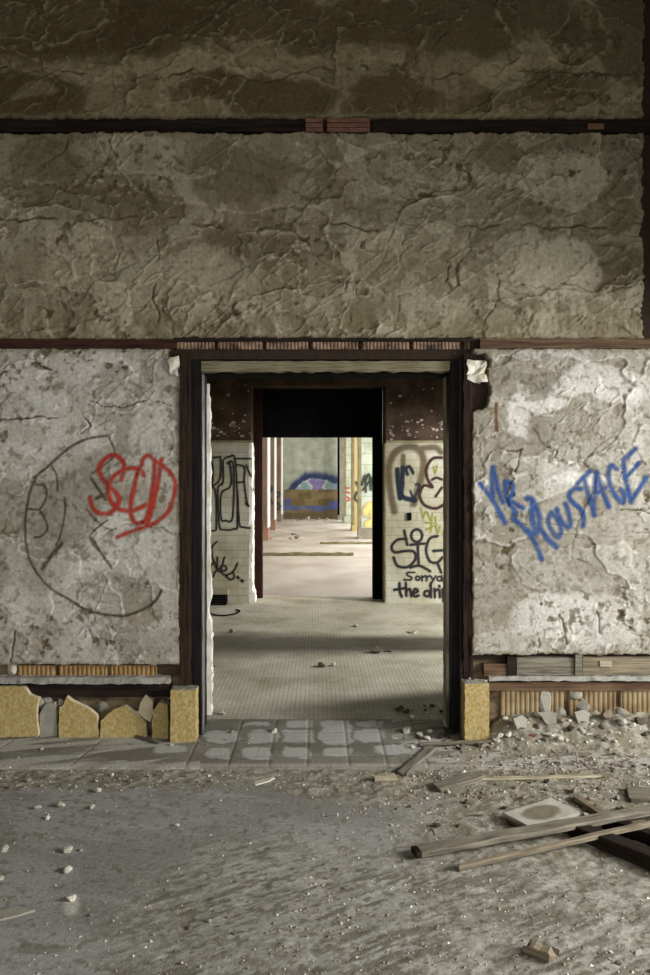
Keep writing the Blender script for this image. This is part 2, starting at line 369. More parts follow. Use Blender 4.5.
# the higher courses take a darker brown in patches, densest near the top
brown_patches = blobs([(60, 20, 230, 42, .8), (300, 20, 200, 30, .75), (480, 20, 120, 34, .7), (640, 30, 40, 60, .7), (30, 100, 70, 24, .8), (250, 96, 85, 22, .8), (390, 95, 50, 28, .75),
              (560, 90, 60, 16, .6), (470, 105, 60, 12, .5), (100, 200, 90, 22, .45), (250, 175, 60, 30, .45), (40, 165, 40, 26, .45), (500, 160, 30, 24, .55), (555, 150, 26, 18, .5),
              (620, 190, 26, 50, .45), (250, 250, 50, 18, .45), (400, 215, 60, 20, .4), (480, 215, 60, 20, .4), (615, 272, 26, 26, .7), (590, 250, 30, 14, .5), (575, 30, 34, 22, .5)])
col = lerpc(col, (0.115, 0.092, 0.052), brown_patches)
dampb = blobs([(60, 500, 40, 60, .35), (30, 560, 30, 40, .4), (110, 580, 40, 22, .5), (150, 640, 60, 16, .4), (500, 520, 26, 30, .4), (560, 560, 60, 30, .3), (540, 428, 40, 24, .5), (505, 470, 18, 40, .35), (500, 375, 26, 10, .55), (552, 375, 34, 8, .75), (585, 372, 26, 7, .7), (620, 590, 40, 30, .3), (20, 400, 40, 14, .35), (478, 420, 8, 60, .3)], 81)
col = lerpc(col, (0.20, 0.18, 0.135), dampb)
pale = blobs([(560, 272, 46, 32, .75), (525, 270, 40, 34, .45), (600, 385, 50, 20, .6), (520, 415, 14, 24, .7), (575, 480, 40, 9, .8), (545, 405, 22, 8, .7), (80, 372, 70, 18, .4), (150, 430, 26, 40, .4),
              (40, 440, 50, 40, .3), (130, 540, 40, 40, .35), (540, 60, 24, 12, .4), (510, 78, 30, 14, .55), (110, 72, 60, 9, .4), (245, 68, 40, 8, .35), (375, 62, 30, 10, .35), (40, 90, 26, 8, .3), (560, 620, 60, 26, .45), (130, 150, 60, 14, .25), (590, 620, 50, 30, .35), (100, 270, 60, 40, .25), (200, 280, 60, 30, .25), (560, 175, 50, 20, .35)], 91, 10)
col = lerpc(col, (0.60, 0.575, 0.50), pale)
def blur(a, k):
    for ax in (0, 1):
        p = np.pad(a, [(k + 1, k) if i == ax else (0, 0) for i in (0, 1)], mode='edge'); c_ = np.cumsum(p, axis=ax); n_ = 2 * k + 1
        a = (np.take(c_, range(n_, c_.shape[ax]), axis=ax) - np.take(c_, range(0, c_.shape[ax] - n_), axis=ax)) / n_
    return a
cav = blur(H, 7) - H
col = lerpc(col, (0.60, 0.575, 0.50), ss(0.0015, 0.006, -cav) * 0.45)
# three paint tones between the rails; upper two also paint in the light's falloff
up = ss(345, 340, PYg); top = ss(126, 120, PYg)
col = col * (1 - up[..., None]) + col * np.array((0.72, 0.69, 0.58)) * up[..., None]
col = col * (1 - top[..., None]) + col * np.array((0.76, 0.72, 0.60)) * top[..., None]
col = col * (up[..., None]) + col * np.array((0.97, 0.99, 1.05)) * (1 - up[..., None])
crevices = np.clip(crack * 0.35 + crackb * 0.25 + hand * 0.75 + pit * 0.7 + 0.6 * ss(0.0015, 0.007, cav) * ss(0.35, 0.55, fbm(WX * 2, WZ * 2, 4, 94)), 0, 1)  # cracks, pits and hollows of the relief drawn darker
col = lerpc(col, (0.085, 0.066, 0.035), crevices)
speck = ss(0.70, 0.76, fbm(WX * 30 + 3, WZ * 30, 2, 93))
col = lerpc(col, (0.10, 0.08, 0.045), speck * 0.5)
# loose plaster at the foot of the middle course, just over the rail
foot = ss(26, 0, np.abs(PYg - 326)) * ss(0.45, 0.6, fbm(WX * 14, WZ * 5, 4, 95))
col = lerpc(col, (0.15, 0.125, 0.07), foot * 0.7); H -= 0.004 * foot

# recesses: the rail grooves, the skirting zone, the strip beside the opening, the door
rag = 5.0 * (fbm(WX * 9, WZ * 9, 4, 97) - 0.5) + 5.0 * (fbm(WX * 28, WZ * 28, 3, 98) - 0.5)
def inside(x0, x1, y0, y1, k=1.0):
    return np.minimum.reduce([PXg - x0, x1 - PXg, PYg - y0, y1 - PYg]) + rag * k
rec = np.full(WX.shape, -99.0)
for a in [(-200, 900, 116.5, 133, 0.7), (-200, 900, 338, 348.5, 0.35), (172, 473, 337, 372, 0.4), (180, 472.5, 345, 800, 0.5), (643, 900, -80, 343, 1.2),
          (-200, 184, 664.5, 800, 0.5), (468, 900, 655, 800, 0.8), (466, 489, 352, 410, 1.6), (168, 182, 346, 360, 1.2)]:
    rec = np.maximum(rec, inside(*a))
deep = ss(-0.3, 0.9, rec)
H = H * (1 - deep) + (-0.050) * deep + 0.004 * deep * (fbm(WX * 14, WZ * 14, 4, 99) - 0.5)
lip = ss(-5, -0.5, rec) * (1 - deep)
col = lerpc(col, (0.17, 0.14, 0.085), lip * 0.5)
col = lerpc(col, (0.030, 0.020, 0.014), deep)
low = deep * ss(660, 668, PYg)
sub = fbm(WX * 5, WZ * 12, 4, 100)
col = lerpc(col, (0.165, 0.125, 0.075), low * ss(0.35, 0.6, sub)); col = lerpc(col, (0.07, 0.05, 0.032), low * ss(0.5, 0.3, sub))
keepw = ~((WX > -0.80) & (WX < 0.875) & (WZ < 2.315))
keepc = keepw[:-1, :-1] & keepw[1:, 1:] & keepw[:-1, 1:] & keepw[1:, :-1]

wb = MB()
wb.box(-3.4, -0.80, 4.60, 4.88, 0, 5.2); wb.box(0.875, 3.2, 4.60, 4.88, 0, 5.2); wb.box(-0.80, 0.875, 4.60, 4.88, 2.37, 5.2)
wb.box(-3.4, -2.5, 4.54, 4.60, 0, 5.2); wb.box(2.5, 3.2, 4.54, 4.60, 0, 5.2); wb.box(-2.5, 2.5, 4.54, 4.60, 4.945, 5.2)
wall = struct(wb.build('wall_back', M['masonry']), 'high peeling plaster wall with a doorway through it', 'wall')
WYY = WY - H
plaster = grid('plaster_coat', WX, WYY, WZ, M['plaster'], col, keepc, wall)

def decal(name, strokes, colour, label=None, soft=0.95, rough=0.85, dens=0.9, seed=0, lift=0.0014):
    """paint on the wall: follows the same relief; strokes are (points, half width in m)"""
    allp = [p for s, w in strokes for p in wall_pts(s)]
    x0, x1 = min(p[0] for p in allp) - 0.05, max(p[0] for p in allp) + 0.05
    z0, z1 = min(p[1] for p in allp) - 0.05, max(p[1] for p in allp) + 0.05
    i0, i1 = np.searchsorted(gx, x0), np.searchsorted(gx, x1); k0, k1 = np.searchsorted(gz, z0), np.searchsorted(gz, z1)
    sx, sz = WX[k0:k1, i0:i1], WZ[k0:k1, i0:i1]
    wobx = 0.006 * (fbm(sx * 12, sz * 12, 3, seed) - 0.5)
    al = np.zeros_like(sx)
    for s, w in strokes:
        d = seg_dist(sx + wobx, sz, wall_pts(smooth(s)))
        al = np.maximum(al, ss(w * (1 + soft), w * (1 - soft), d))
    al = al * dens * (0.62 + 0.5 * fbm(sx * 25, sz * 25, 3, seed + 1) + 0.25 * fbm(sx * 5, sz * 5, 3, seed + 2) - 0.10) * (1 - 0.45 * hand[k0:k1, i0:i1])
    al = np.clip(al, 0, 1)
    kc = np.maximum.reduce([al[:-1, :-1], al[1:, 1:], al[:-1, 1:], al[1:, :-1]]) > 0.10
    m = mat(name + ' paint', colour, tuple(c * 0.75 for c in colour), scale=25, rough=rough, bump=0.3, bscale=110, alpha='paint')
    o = grid(name, sx, WYY[k0:k1, i0:i1] - lift, sz, m, None, kc, wall, al)
    if label: o['label'] = label
    return o
q = lambda pts: [(80 + a * 0.1692, 440 + b * 0.1692) for a, b in pts]
r0 = 0.0125
decal('spray_lettering', [(q([(245, 235), (262, 150), (235, 105), (195, 90), (140, 120), (110, 170), (125, 215), (165, 260), (215, 310), (235, 350), (215, 400), (165, 435), (110, 430), (75, 395), (60, 340)]), r0),
    (q([(380, 212), (365, 180), (310, 165), (240, 185), (195, 225), (172, 285), (180, 350), (215, 400), (290, 420), (345, 405), (385, 385)]), r0),
    (q([(350, 165), (325, 260), (305, 360), (305, 440), (330, 488), (370, 488), (400, 450), (425, 330), (440, 200), (442, 130)]), r0),
    (q([(482, 115), (462, 250), (432, 380), (402, 500)]), r0),
    (q([(365, 150), (375, 110), (405, 90), (440, 120), (490, 150), (540, 200), (565, 260), (555, 340), (525, 420), (460, 480), (400, 508), (310, 538), (220, 575)]), r0 * 0.9)],
    srgb(172, 44, 26), 'red spray-painted looping letters', seed=111)
q = lambda pts: [(470 + a * 0.277, 430 + b * 0.277) for a, b in pts]
r1 = 0.0135
decal('spray_lettering', [(q([(35, 195), (75, 242), (125, 335)]), r1), (q([(82, 135), (78, 190), (84, 240)]), r1), (q([(84, 140), (100, 210), (118, 262)]), r1 * 0.9),
    (q([(125, 190), (135, 250), (165, 305)]), r1), (q([(128, 188), (150, 195), (152, 232), (138, 250), (188, 282)]), r1),
    (q([(155, 320), (195, 355), (230, 400), (258, 465)]), r1), (q([(200, 360), (238, 372), (248, 322), (226, 258), (206, 246)]), r1 * 1.25), (q([(224, 258), (224, 320), (238, 372)]), r1 * 1.25), (q([(245, 345), (280, 392), (312, 422)]), r1 * 1.1),
    (q([(292, 298), (282, 330), (300, 370), (320, 386), (328, 360), (316, 322), (292, 298)]), r1), (q([(312, 285), (325, 320), (345, 348), (360, 345), (357, 305), (345, 268)]), r1),
    (q([(400, 213), (370, 213), (356, 240), (376, 266), (400, 286), (410, 320), (405, 346)]), r1), (q([(386, 195), (432, 148)]), r1), (q([(410, 172), (428, 240), (448, 308)]), r1),
    (q([(442, 282), (450, 220), (455, 152), (475, 220), (500, 276)]), r1), (q([(450, 232), (488, 208)]), r1 * 0.8),
    (q([(524, 140), (508, 128), (498, 150), (502, 195), (522, 236), (550, 262), (552, 228), (540, 214)]), r1),
    (q([(595, 68), (552, 108)]), r1), (q([(552, 108), (556, 170), (580, 260)]), r1), (q([(556, 176), (610, 118)]), r1 * 0.8), (q([(580, 258), (634, 172)]), r1)],
    srgb(36, 76, 136), 'blue spray-painted capitals slanting upward', seed=121)
q = lambda pts: [(a * 0.2153, 420 + b * 0.2153) for a, b in pts]
r2 = 0.0065
decal('spray_drawing', [(q([(175, 255), (140, 340), (120, 440), (120, 550), (140, 640), (190, 730), (250, 790), (330, 835), (400, 880), (500, 905)]), r2), ([(104, 614), (118, 615.5), (128, 615), (146, 608), (156, 600), (162, 590)], r2 * 1.1),
    ([(34, 478), (52, 463), (71, 447), (88, 439), (108, 435.5)], r2 * 1.1), (q([(165, 300), (205, 305), (218, 340), (205, 385), (180, 415), (130, 412)]), r2 * 0.9), (q([(180, 415), (215, 470), (220, 510), (190, 540), (160, 545)]), r2 * 0.9),
    (q([(240, 215), (265, 260), (270, 330)]), r2 * 0.8), (q([(300, 360), (302, 430), (285, 520), (260, 585)]), r2 * 0.8), (q([(285, 575), (240, 630), (200, 690)]), r2 * 1.8),
    ([(108, 435), (114, 448), (113, 458), (93, 473)], r2 * 0.7), ([(91, 478), (98, 488), (106, 500)], r2 * 1.1), ([(97, 498), (103, 495)], r2 * 1.6), ([(108, 520), (90, 536), (100, 552), (112, 568)], r2 * 0.7), ([(92, 538), (103, 555), (111, 566)], r2)],
    srgb(72, 62, 34), 'thin olive circle with a letter inside', dens=0.80, seed=131)
decal('rust_streak', [([(496, 404), (496, 418), (497, 430)], 0.009)], srgb(110, 70, 20), seed=135)

def ribs(name, m, px0, px1, py0, py1, Y, pitch=0.028, gaps=(), sag=0.0, seed=0, parent=wall):
    """exposed ribbed hollow clay blocks: upright rounded ribs, block after block"""
    x0, z1 = P(px0, py0, Y)[0], P(px0, py0, Y)[2]; x1, z0 = P(px1, py1, Y)[0], P(px1, py1, Y)[2]
    st = pitch / 8
    xs = np.arange(x0, x1, st); zs = np.linspace(z0, z1, 9)
    X, Z = np.meshgrid(xs, zs)
    ph = (X - x0) / pitch
    d = 0.009 * np.sqrt(np.abs(np.sin(ph * PI))) + 0.004 * (fbm(X * 20, Z * 20, 3, seed) - 0.5)
    for g in gaps:
        gxp = P(g, py0, Y)[0]
        d -= 0.03 * ss(0.016, 0.006, np.abs(X - gxp))
    keep = np.ones((X.shape[0] - 1, X.shape[1] - 1), bool)
    return grid(name, X, Y - d, Z, m, None, keep, parent)
ribs('clay_tile_strip', M['clay'], 18, 158, 665, 677, 4.575, gaps=(57, 109), seed=1)['label'] = 'orange ribbed clay tile'
ribs('clay_tile_strip', M['claydark'], 176, 470, 342, 349.5, 4.572, pitch=0.022, gaps=(216, 264, 310, 360, 411, 462), seed=2)['label'] = 'sooty ribbed clay tile'
ribs('clay_tile_strip', M['claypale'], 500, 700, 690, 722, 4.580, pitch=0.03, gaps=(544, 566, 618), seed=3)['label'] = 'dusty ribbed clay tile'
def brick_strip():
    b = MB(); Y0, Y1 = 4.545, 4.592
    for (a, c) in ((305.5, 323), (327, 370)):
        for k in range(3):
            z1 = P(0, 118 + k * 4.9, 4.55)[2]; z0 = P(0, 118 + k * 4.9 + 4.2, 4.55)[2]
            b.box(P(a, 0, 4.55)[0], P(c, 0, 4.55)[0], Y0 + 0.004 * (k % 2), Y1, z0, z1)
    o = b.build('brick_strip', M['brick'], wall, bevel=0.003); o['label'] = 'dull red brick courses'
brick_strip()
lump = rough_box('plaster_lump', M['white'], P(467, 0, 4.55)[0], P(486, 0, 4.55)[0], 4.535, 4.585, P(0, 381, 4.55)[2], P(0, 360, 4.55)[2], wall, amp=0.014, step=0.03, seed=5)
lump['label'] = 'white broken plaster lump'
rough_box('plaster_lump', M['white'], P(170, 0, 4.55)[0], P(179, 0, 4.55)[0], 4.53, 4.57, P(0, 376, 4.55)[2], P(0, 358, 4.55)[2], wall, amp=0.012, step=0.025, seed=6)
rough_box('mortar_ledge', M['ledge'], P(-60, 0, 4.5)[0], P(169, 0, 4.5)[0], 4.515, 4.585, P(0, 684, 4.515)[2], P(0, 677.5, 4.515)[2], wall, amp=0.0035, step=0.03, seed=7)
rough_box('mortar_ledge', M['ledge'], P(490, 0, 4.5)[0], P(700, 0, 4.5)[0], 4.515, 4.585, P(0, 681, 4.515)[2], P(0, 676.5, 4.515)[2], wall, amp=0.0035, step=0.03, seed=8)

# rails
def rail(name, m, px0, px1, py0, py1, y0, y1, seed, amp=0.002, parent=None, step=0.08):
    return rough_box(name, m, P(px0, 0, y0)[0], P(px1, 0, y0)[0], y0, y1, P(0, py1, y0)[2], P(0, py0, y0)[2], parent, amp=amp, step=step, seed=seed)
t_1 = struct(rail('trim_1', M['darkwood'], -90, 304, 118.5, 132, 4.562, 4.588, 11), 'black recessed timber rail high on the wall', 'rail')
rail('rail_board', M['darkwood'], 373, 690, 119.5, 132.5, 4.556, 4.588, 12, parent=t_1)
rail('rail_board', M['brick'], 588, 604, 123.5, 129, 4.546, 4.556, 13, parent=t_1)['label'] = 'dull red brick showing through'
t_2 = struct(rail('trim_2', M['redwood'], -90, 176, 339.5, 348.5, 4.550, 4.588, 14), 'red-brown rail at door head height', 'rail')
rail('rail_board', M['brownwood'], 480, 690, 338.5, 348.5, 4.550, 4.588, 15, parent=t_2)
rail('rail_board', M['darkwood'], 176, 474, 337.5, 341.8, 4.556, 4.588, 16, parent=t_2)
t_3 = struct(rail('trim_3', M['greywood'], 517, 575, 658, 675, 4.540, 4.585, 17), 'weathered wood rail above the rubble', 'rail')
rail('rail_board', M['tanwood'], 583, 690, 657.5, 675, 4.540, 4.585, 18, parent=t_3)
rail('rail_board', M['brownwood'], 484, 507, 664, 676, 4.535, 4.585, 19, parent=t_3)
rail('rail_block', M['darkwood'], 507.5, 516.5, 657, 677, 4.525, 4.585, 20, parent=t_3)
rail('rail_block', M['greywood'], 575.5, 582.5, 655, 677, 4.525, 4.585, 21, parent=t_3)
rail('rail_board', M['brownwood'], 489, 690, 682, 690.5, 4.555, 4.585, 22, parent=t_3)
rail('rail_board', M['palewood'], 600, 612, 661, 667, 4.532, 4.540, 23, parent=t_3)
b_l = struct(rail('baseboard_left', M['darkwood'], -90, 170, 684.5, 697, 4.562, 4.586, 24), 'dark wood board behind the broken marble skirting', 'baseboard')

# ------------------------------------------------------------------ first doorway
d1 = bpy.data.objects.new('door_1', None); link(d1); struct(d1, 'stripped doorway with black and red-brown casing', 'doorway')
def wear(key, v, n, rr):
    pass
rough_box('casing', M['redwoodv'], -0.842, -0.783, 4.530, 4.598, 0.0, 2.345, d1, amp=0.003, step=0.06, seed=31)
rough_box('casing', M['blackv'], -0.800, -0.722, 4.605, 4.640, 0.0, 2.33, d1, amp=0.002, step=0.08, seed=32)
box('door_jamb', M['greymetal'], -0.775, -0.716, 4.640, 4.70, 0.0, 2.24, d1, bevel=0.004)['label'] = 'worn grey metal jamb'
rough_box('door_jamb', M['redwoodv'], -0.80, -0.722, 4.70, 4.83, 0.0, 2.24, d1, amp=0.002, step=0.08, seed=33)
def jagw(key, v, n, rr):
    if key[0] == n[0]: v.co.x += float(fbm(np.array([v.co.z * 7.0]), np.array([0.3]), 4, 77)[0] - 0.5) * 0.035 + rr.uniform(-0.004, 0.004) + (0.012 * rr.random() if v.co.z < 0.7 else 0)
rough_box('broken_edge', M['tileedge'], -0.80, -0.700, 4.83, 4.885, 0.05, 2.2, d1, amp=0.002, step=0.03, seed=34, jag=jagw)['label'] = 'white chipped plaster edge'
rough_box('casing', M['darkcasing'], 0.890, 0.945, 4.545, 4.598, 0.0, 2.345, d1, amp=0.004, step=0.05, seed=35)
rough_box('casing', M['blackv'], 0.822, 0.895, 4.605, 4.645, 0.0, 2.33, d1, amp=0.003, step=0.07, seed=36)
box('door_jamb', M['blackmetal'], 0.818, 0.875, 4.645, 4.75, 0.0, 2.24, d1, bevel=0.006)['label'] = 'glossy black metal jamb'
rough_box('broken_edge', M['olive'], 0.822, 0.875, 4.75, 4.885, 0.0, 2.24, d1, amp=0.002, step=0.05, seed=37)['label'] = 'olive tiled jamb edge'
box('lintel_beam', M['black'], -0.84, 0.93, 4.605, 4.88, 2.315, 2.368, d1)
def jagh(key, v, n, rr):
    if key[2] == 0: v.co.z += rr.uniform(-0.004, 0.012)
rough_box('head_board', M['headwood'], -0.795, 0.82, 4.612, 4.66, 2.243, 2.312, d1, amp=0.002, step=0.05, seed=38, jag=jagh)['label'] = 'pale peeling head board'
box('head_lining', M['black'], -0.80, 0.875, 4.66, 4.88, 2.24, 2.314, d1)

# ================================================================== ROOM SHELL (first room)
def plain(name, m, x0, x1, y0, y1, z0, z1, label=None, cat='wall'):
    return struct(box(name, m, x0, x1, y0, y1, z0, z1), label, cat)
plain('wall_left', M['dimwall'], -3.55, -3.4, -4.5, 4.88, 0, 5.2)
def wall_with_holes_x(name, m, x0, x1, ya, yb, za, zb, holes):
    b = MB(); cur = ya
    for (h0, h1, s0, s1) in holes:
        b.box(x0, x1, cur, h0, za, zb); b.box(x0, x1, h0, h1, za, s0) if s0 > za else None; b.box(x0, x1, h0, h1, s1, zb); cur = h1
    b.box(x0, x1, cur, yb, za, zb)
    return struct(b.build(name, m))
wall_with_holes_x('wall_right', M['dimwall'], 3.2, 3.35, -4.5, 4.88, 0, 5.2, [(-2.6, -0.6, 0.7, 2.7), (0.6, 4.3, 0.35, 2.6)])  # opening behind the camera added for fill light
b = MB(); b.box(-3.55, -2.6, -4.65, -4.5, 0, 5.2); b.box(2.4, 3.35, -4.65, -4.5, 0, 5.2); b.box(-2.6, 2.4, -4.65, -4.5, 0, 0.6); b.box(-2.6, 2.4, -4.65, -4.5, 2.5, 5.2)  # rear opening added to let in frontal fill
struct(b.build('wall_front', M['dimwall']))
plain('ceiling', M['dimceil'], -3.55, 3.35, -4.65, 4.88, 5.2, 5.35, cat='ceiling')

# ------------------------------------------------------------------ floor of the first room
FS = 0.0065
fx = np.arange(-2.3, 2.6, FS); fy = np.arange(1.7, 4.62, FS)
FX, FYg = np.meshgrid(fx, fy)
fpx = FX / FYg * FPX + VX; fpy = VY + EYE * FPX / FYg
wpx = fpx + 40 * (fbm(FX * 3, FYg * 3, 4, 201) - 0.5); wpy = fpy + 40 * (fbm(FX * 3, FYg * 3, 4, 202) - 0.5)
# earth and grit lies on the right and along the strip; swept screed shows in the middle and on the left
e1 = ss(-40, 50, wpx - (430 - 0.35 * (wpy - 790)))
e2 = ss(10, -8, wpy - (796 - 12 * np.sin(np.clip(wpx, 0, 340) / 340 * PI)))
e3 = ss(-25, 40, wpy - (868 + 0.10 * np.abs(wpx - 250) - 30 * ss(100, 240, wpx) )) * ss(60, 190, wpx)
soil = np.clip(np.maximum.reduce([e1 * (1 - 0.45 * ss(830, 900, wpy)), e2, 0.30 * e3]), 0, 1)
clump = fbm(FX * 26, FYg * 26, 4, 203); clod = fbm(FX * 9, FYg * 9, 4, 204)
scr = fbm((FX * 0.85 + FYg * 0.5) * 5, (FYg * 0.85 - FX * 0.5) * 40, 4, 205)
HF = 0.006 * (fbm(FX * 2, FYg * 2, 3, 206) - 0.5) + soil * (0.010 * (clump - 0.45) + 0.012 * (clod - 0.5)) + 0.0015 * (fbm(FX * 50, FYg * 50, 3, 207) - 0.5)
HF += e3 * 0.004 * (scr - 0.5)
heap = ss(745, 700, fpy) * ss(445, 500, fpx)
HF += (0.03 + 0.11 * ss(478, 505, fpx)) * ss(4.20, 4.56, FYg + 0.12 * (fbm(FX * 4, FYg * 4, 3, 209) - 0.5)) * ss(440, 480, fpx) * (0.75 + 0.5 * fbm(FX * 10, FYg * 10, 4, 208)) + ss(60, 0, np.hypot((fpx - 430) * 1.0, (fpy - 718) * 2.5)) * 0.03
colf = np.empty(FX.shape + (3,)); colf[:] = (0.255, 0.253, 0.238)
tn = fbm(FX * 1.5, FYg * 2.5, 5, 210)
colf = lerpc(colf, (0.20, 0.197, 0.182), ss(0.40, 0.65, tn))
sw = fbm((FX * 0.96 - FYg * 0.28) * 2.0, (FYg * 0.96 + FX * 0.28) * 14, 4, 211)
colf = lerpc(colf, (0.31, 0.307, 0.288), ss(0.5, 0.68, sw) * (1 - soil) * 0.5)
colf = lerpc(colf, (0.235, 0.218, 0.167), soil * 0.75)
colf = lerpc(colf, (0.15, 0.13, 0.085), soil * ss(0.50, 0.36, clump) * 0.75)
colf = lerpc(colf, (0.36, 0.34, 0.28), soil * ss(0.56, 0.68, clump) * 0.6)
colf = lerpc(colf, (0.13, 0.122, 0.095), e3 * ss(0.49, 0.57, scr) * ss(0.44, 0.56, fbm(FX * 4, FYg * 4, 4, 212)) * 0.9)
colf = lerpc(colf, (0.16, 0.145, 0.10), ss(6, 0, np.abs(wpy - (794 - 8 * np.sin(np.clip(wpx, 0, 340) / 340 * PI)))) * (fpx < 360) * 0.35)
colf = lerpc(colf, (0.10, 0.09, 0.055), np.clip(e3 + 0.5 * e1, 0, 1) * ss(0.60, 0.68, fbm((FX * 0.85 + FYg * 0.5) * 22, (FYg * 0.85 - FX * 0.5) * 60, 3, 214)) * 0.8)
colf = lerpc(colf, (0.37, 0.36, 0.32), e3 * ss(0.58, 0.68, fbm((FX * 0.85 + FYg * 0.5) * 14, (FYg * 0.85 - FX * 0.5) * 40, 3, 215)) * 0.5)
colf = lerpc(colf, (0.15, 0.135, 0.10), ss(0.68, 0.74, fbm(FX * 34, FYg * 34, 2, 213)) * 0.7)
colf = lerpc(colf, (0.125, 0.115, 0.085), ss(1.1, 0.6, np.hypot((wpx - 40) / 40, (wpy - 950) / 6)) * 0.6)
dust = ss(1.0, 0.3, np.hypot((wpx - 76) / 14, (wpy - 900) / 9)); colf = lerpc(colf, (0.5, 0.48, 0.43), dust * 0.7)
# floor browner along the strip and beneath the wall
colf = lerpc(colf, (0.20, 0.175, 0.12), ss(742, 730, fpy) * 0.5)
fl = MB().box(-3.55, 3.35, -4.65, 4.60, -0.12, -0.03).build('floor', M['floor'])
ca = fl.data.attributes.new('Col', 'FLOAT_COLOR', 'POINT')
for d in ca.data: d.color = (0.26, 0.25, 0.22, 1)
struct(fl, 'dusty grey concrete floor with swept and gritty areas', 'floor')
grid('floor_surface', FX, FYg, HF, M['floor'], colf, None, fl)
SB = MB(); SB.box(-3.55, 3.35, -4.65, 1.702, -0.03, 0.0); SB.box(-3.55, -2.298, 1.702, 4.6, -0.03, 0); SB.box(2.595, 3.35, 1.702, 4.6, -0.03, 0)
so = SB.build('floor_surface', M['floor'], fl); ca = so.data.attributes.new('Col', 'FLOAT_COLOR', 'POINT')
for d in ca.data: d.color = (0.26, 0.25, 0.22, 1)
# ground height for everything that lies on it
def ground(x, y):
    if -2.3 <= x <= 2.59 and 1.7 <= y <= 4.6:
        i = min(len(fx) - 1, max(0, int((x + 2.3) / FS))); k = min(len(fy) - 1, max(0, int((y - 1.7) / FS)))
        h = HF[k, i]
        if SY0 <= y <= SY1 and x < 1.75: h = max(h, 0.012)
        return float(h)
    return 0.0

# slate border strip in front of the wall and through the doorway
SY0, SY1 = 4.035, 4.86
sx_ = np.arange(-2.3, 2.3, 0.007); sy_ = np.arange(SY0, SY1, 0.007)
SX, SYg = np.meshgrid(sx_, sy_)
spx = SX / SYg * FPX + VX; spy = VY + EYE * FPX / SYg
cs = np.empty(SX.shape + (3,)); cs[:] = (0.20, 0.192, 0.16)
cs = lerpc(cs, (0.145, 0.135, 0.105), ss(0.42, 0.62, fbm(SX * 3, SYg * 6, 4, 221)) * 0.8)
scrm = fbm((SX * 0.9 + SYg * 0.3) * 3, (SYg * 0.95 - SX * 0.3) * 18, 4, 222)
cs = lerpc(cs, (0.42, 0.41, 0.37), ss(0.47, 0.60, scrm) * ((spx < 200) | (spx > 392)) * 0.8)
cs = lerpc(cs, (0.27, 0.24, 0.18), ss(0.5, 0.62, fbm(SX * 7, SYg * 7, 4, 223)) * ss(370, 430, spx) * 0.85)
# worn pale centres of the doorway tiles
qx = spx + 9 * (fbm(SX * 14, SYg * 14, 4, 224) - 0.5); qy = spy + 5 * (fbm(SX * 14, SYg * 14, 4, 225) - 0.5)
for (cxp, w, cyp, h) in [(222, 17, 739, 6.5), (263, 16, 739.5, 6.5), (298, 16, 739, 6.5), (336, 17, 738, 9), (370, 15, 738, 6), (219, 13, 756, 5.5), (257, 15, 756, 5.8), (297, 14, 755, 5.6), (337, 14, 755, 5.6),
                         (300, 14, 727, 3.4), (336, 15, 727, 3.4), (370, 14, 727, 3.2), (258, 14, 727, 2.2), (404, 30, 752, 5), (170, 16, 752, 4)]:
    d = ((qx - cxp) / w) ** 4 + ((qy - cyp) / h) ** 4
    cs = lerpc(cs, (0.40, 0.40, 0.385), ss(1.3, 0.5, d) * 0.9)
joint = np.zeros_like(SX)
for yj in (4.035 + 0.012, 4.20, 4.40, 4.60): joint = np.maximum(joint, ss(0.010, 0.004, np.abs(SYg - yj + 0.004 * (fbm(SX * 9, SYg * 9, 2, 226) - 0.5))) * ((SX > -0.75) | (yj < 4.1)))
for pxj in (-0.72, -0.49, -0.27, -0.06, 0.17, 0.38, 0.60): joint = np.maximum(joint, ss(0.010, 0.004, np.abs(SX - pxj)) * (SX < 0.9))
for pxj in (-1.85, -1.32): joint = np.maximum(joint, ss(0.008, 0.003, np.abs(SX - pxj - 0.12 * (SYg - 4.3))))
cs = lerpc(cs, (0.13, 0.115, 0.08), joint * 0.45)
edge = ss(0.03, 0.012, np.abs(SYg - SY0 - 0.030)); cs = lerpc(cs, (0.36, 0.345, 0.30), edge * 0.6)
HS = 0.016 + 0.0016 * (fbm(SX * 9, SYg * 9, 4, 227) - 0.5) - 0.003 * joint
HS = np.where(SX > 0.45, HS - 0.010 * ss(0.45, 1.6, SX), HS)
HS = HS
HS[0, :] = -0.02; HS[:, 0] = -0.02; HS[:, -1] = -0.02
ks = ~(((SX < -0.70) | (SX > 0.81)) & (SYg > 4.56)); ks = ks[:-1, :-1] & ks[1:, 1:] & ks[1:, :-1] & ks[:-1, 1:]
strip = grid('trim_4', SX, SYg, HS, M['floor'], cs, ks)
struct(strip, 'dark slate tile border with worn pale tiles in the doorway', 'tile border')

# ================================================================== CORRIDOR
plain('floor_corridor', M['mosaic'], -2.8, 2.75, 4.86, 10.22, -0.1, 0.004, 'small mosaic tile floor of the corridor', 'floor')
plain('wall_corridor_left', M['dimwall'], -2.95, -2.8, 4.88, 9.7, 0, 3.5)
wall_with_holes_x('wall_corridor_right', M['dimwall'], 2.6, 2.75, 4.88, 9.7, 0, 3.5, [(6.05, 6.96, 0.05, 2.5), (7.44, 9.4, 0.05, 2.5)])
plain('ceiling_corridor', M['dimceil'], -2.95, 2.75, 4.88, 10.2, 3.5, 3.6, cat='ceiling')
CY = 9.70
b = MB(); b.box(-2.95, -0.873, CY, 10.2, 0, 3.5); b.box(0.886, 2.75, CY, 10.2, 0, 3.5); b.box(-0.873, 0.886, CY, 10.2, 2.84, 3.5)
w2 = struct(b.build('wall_corridor_end', M['brownpaint']), 'brown corridor wall with graffitied cream tile wainscot', 'wall')
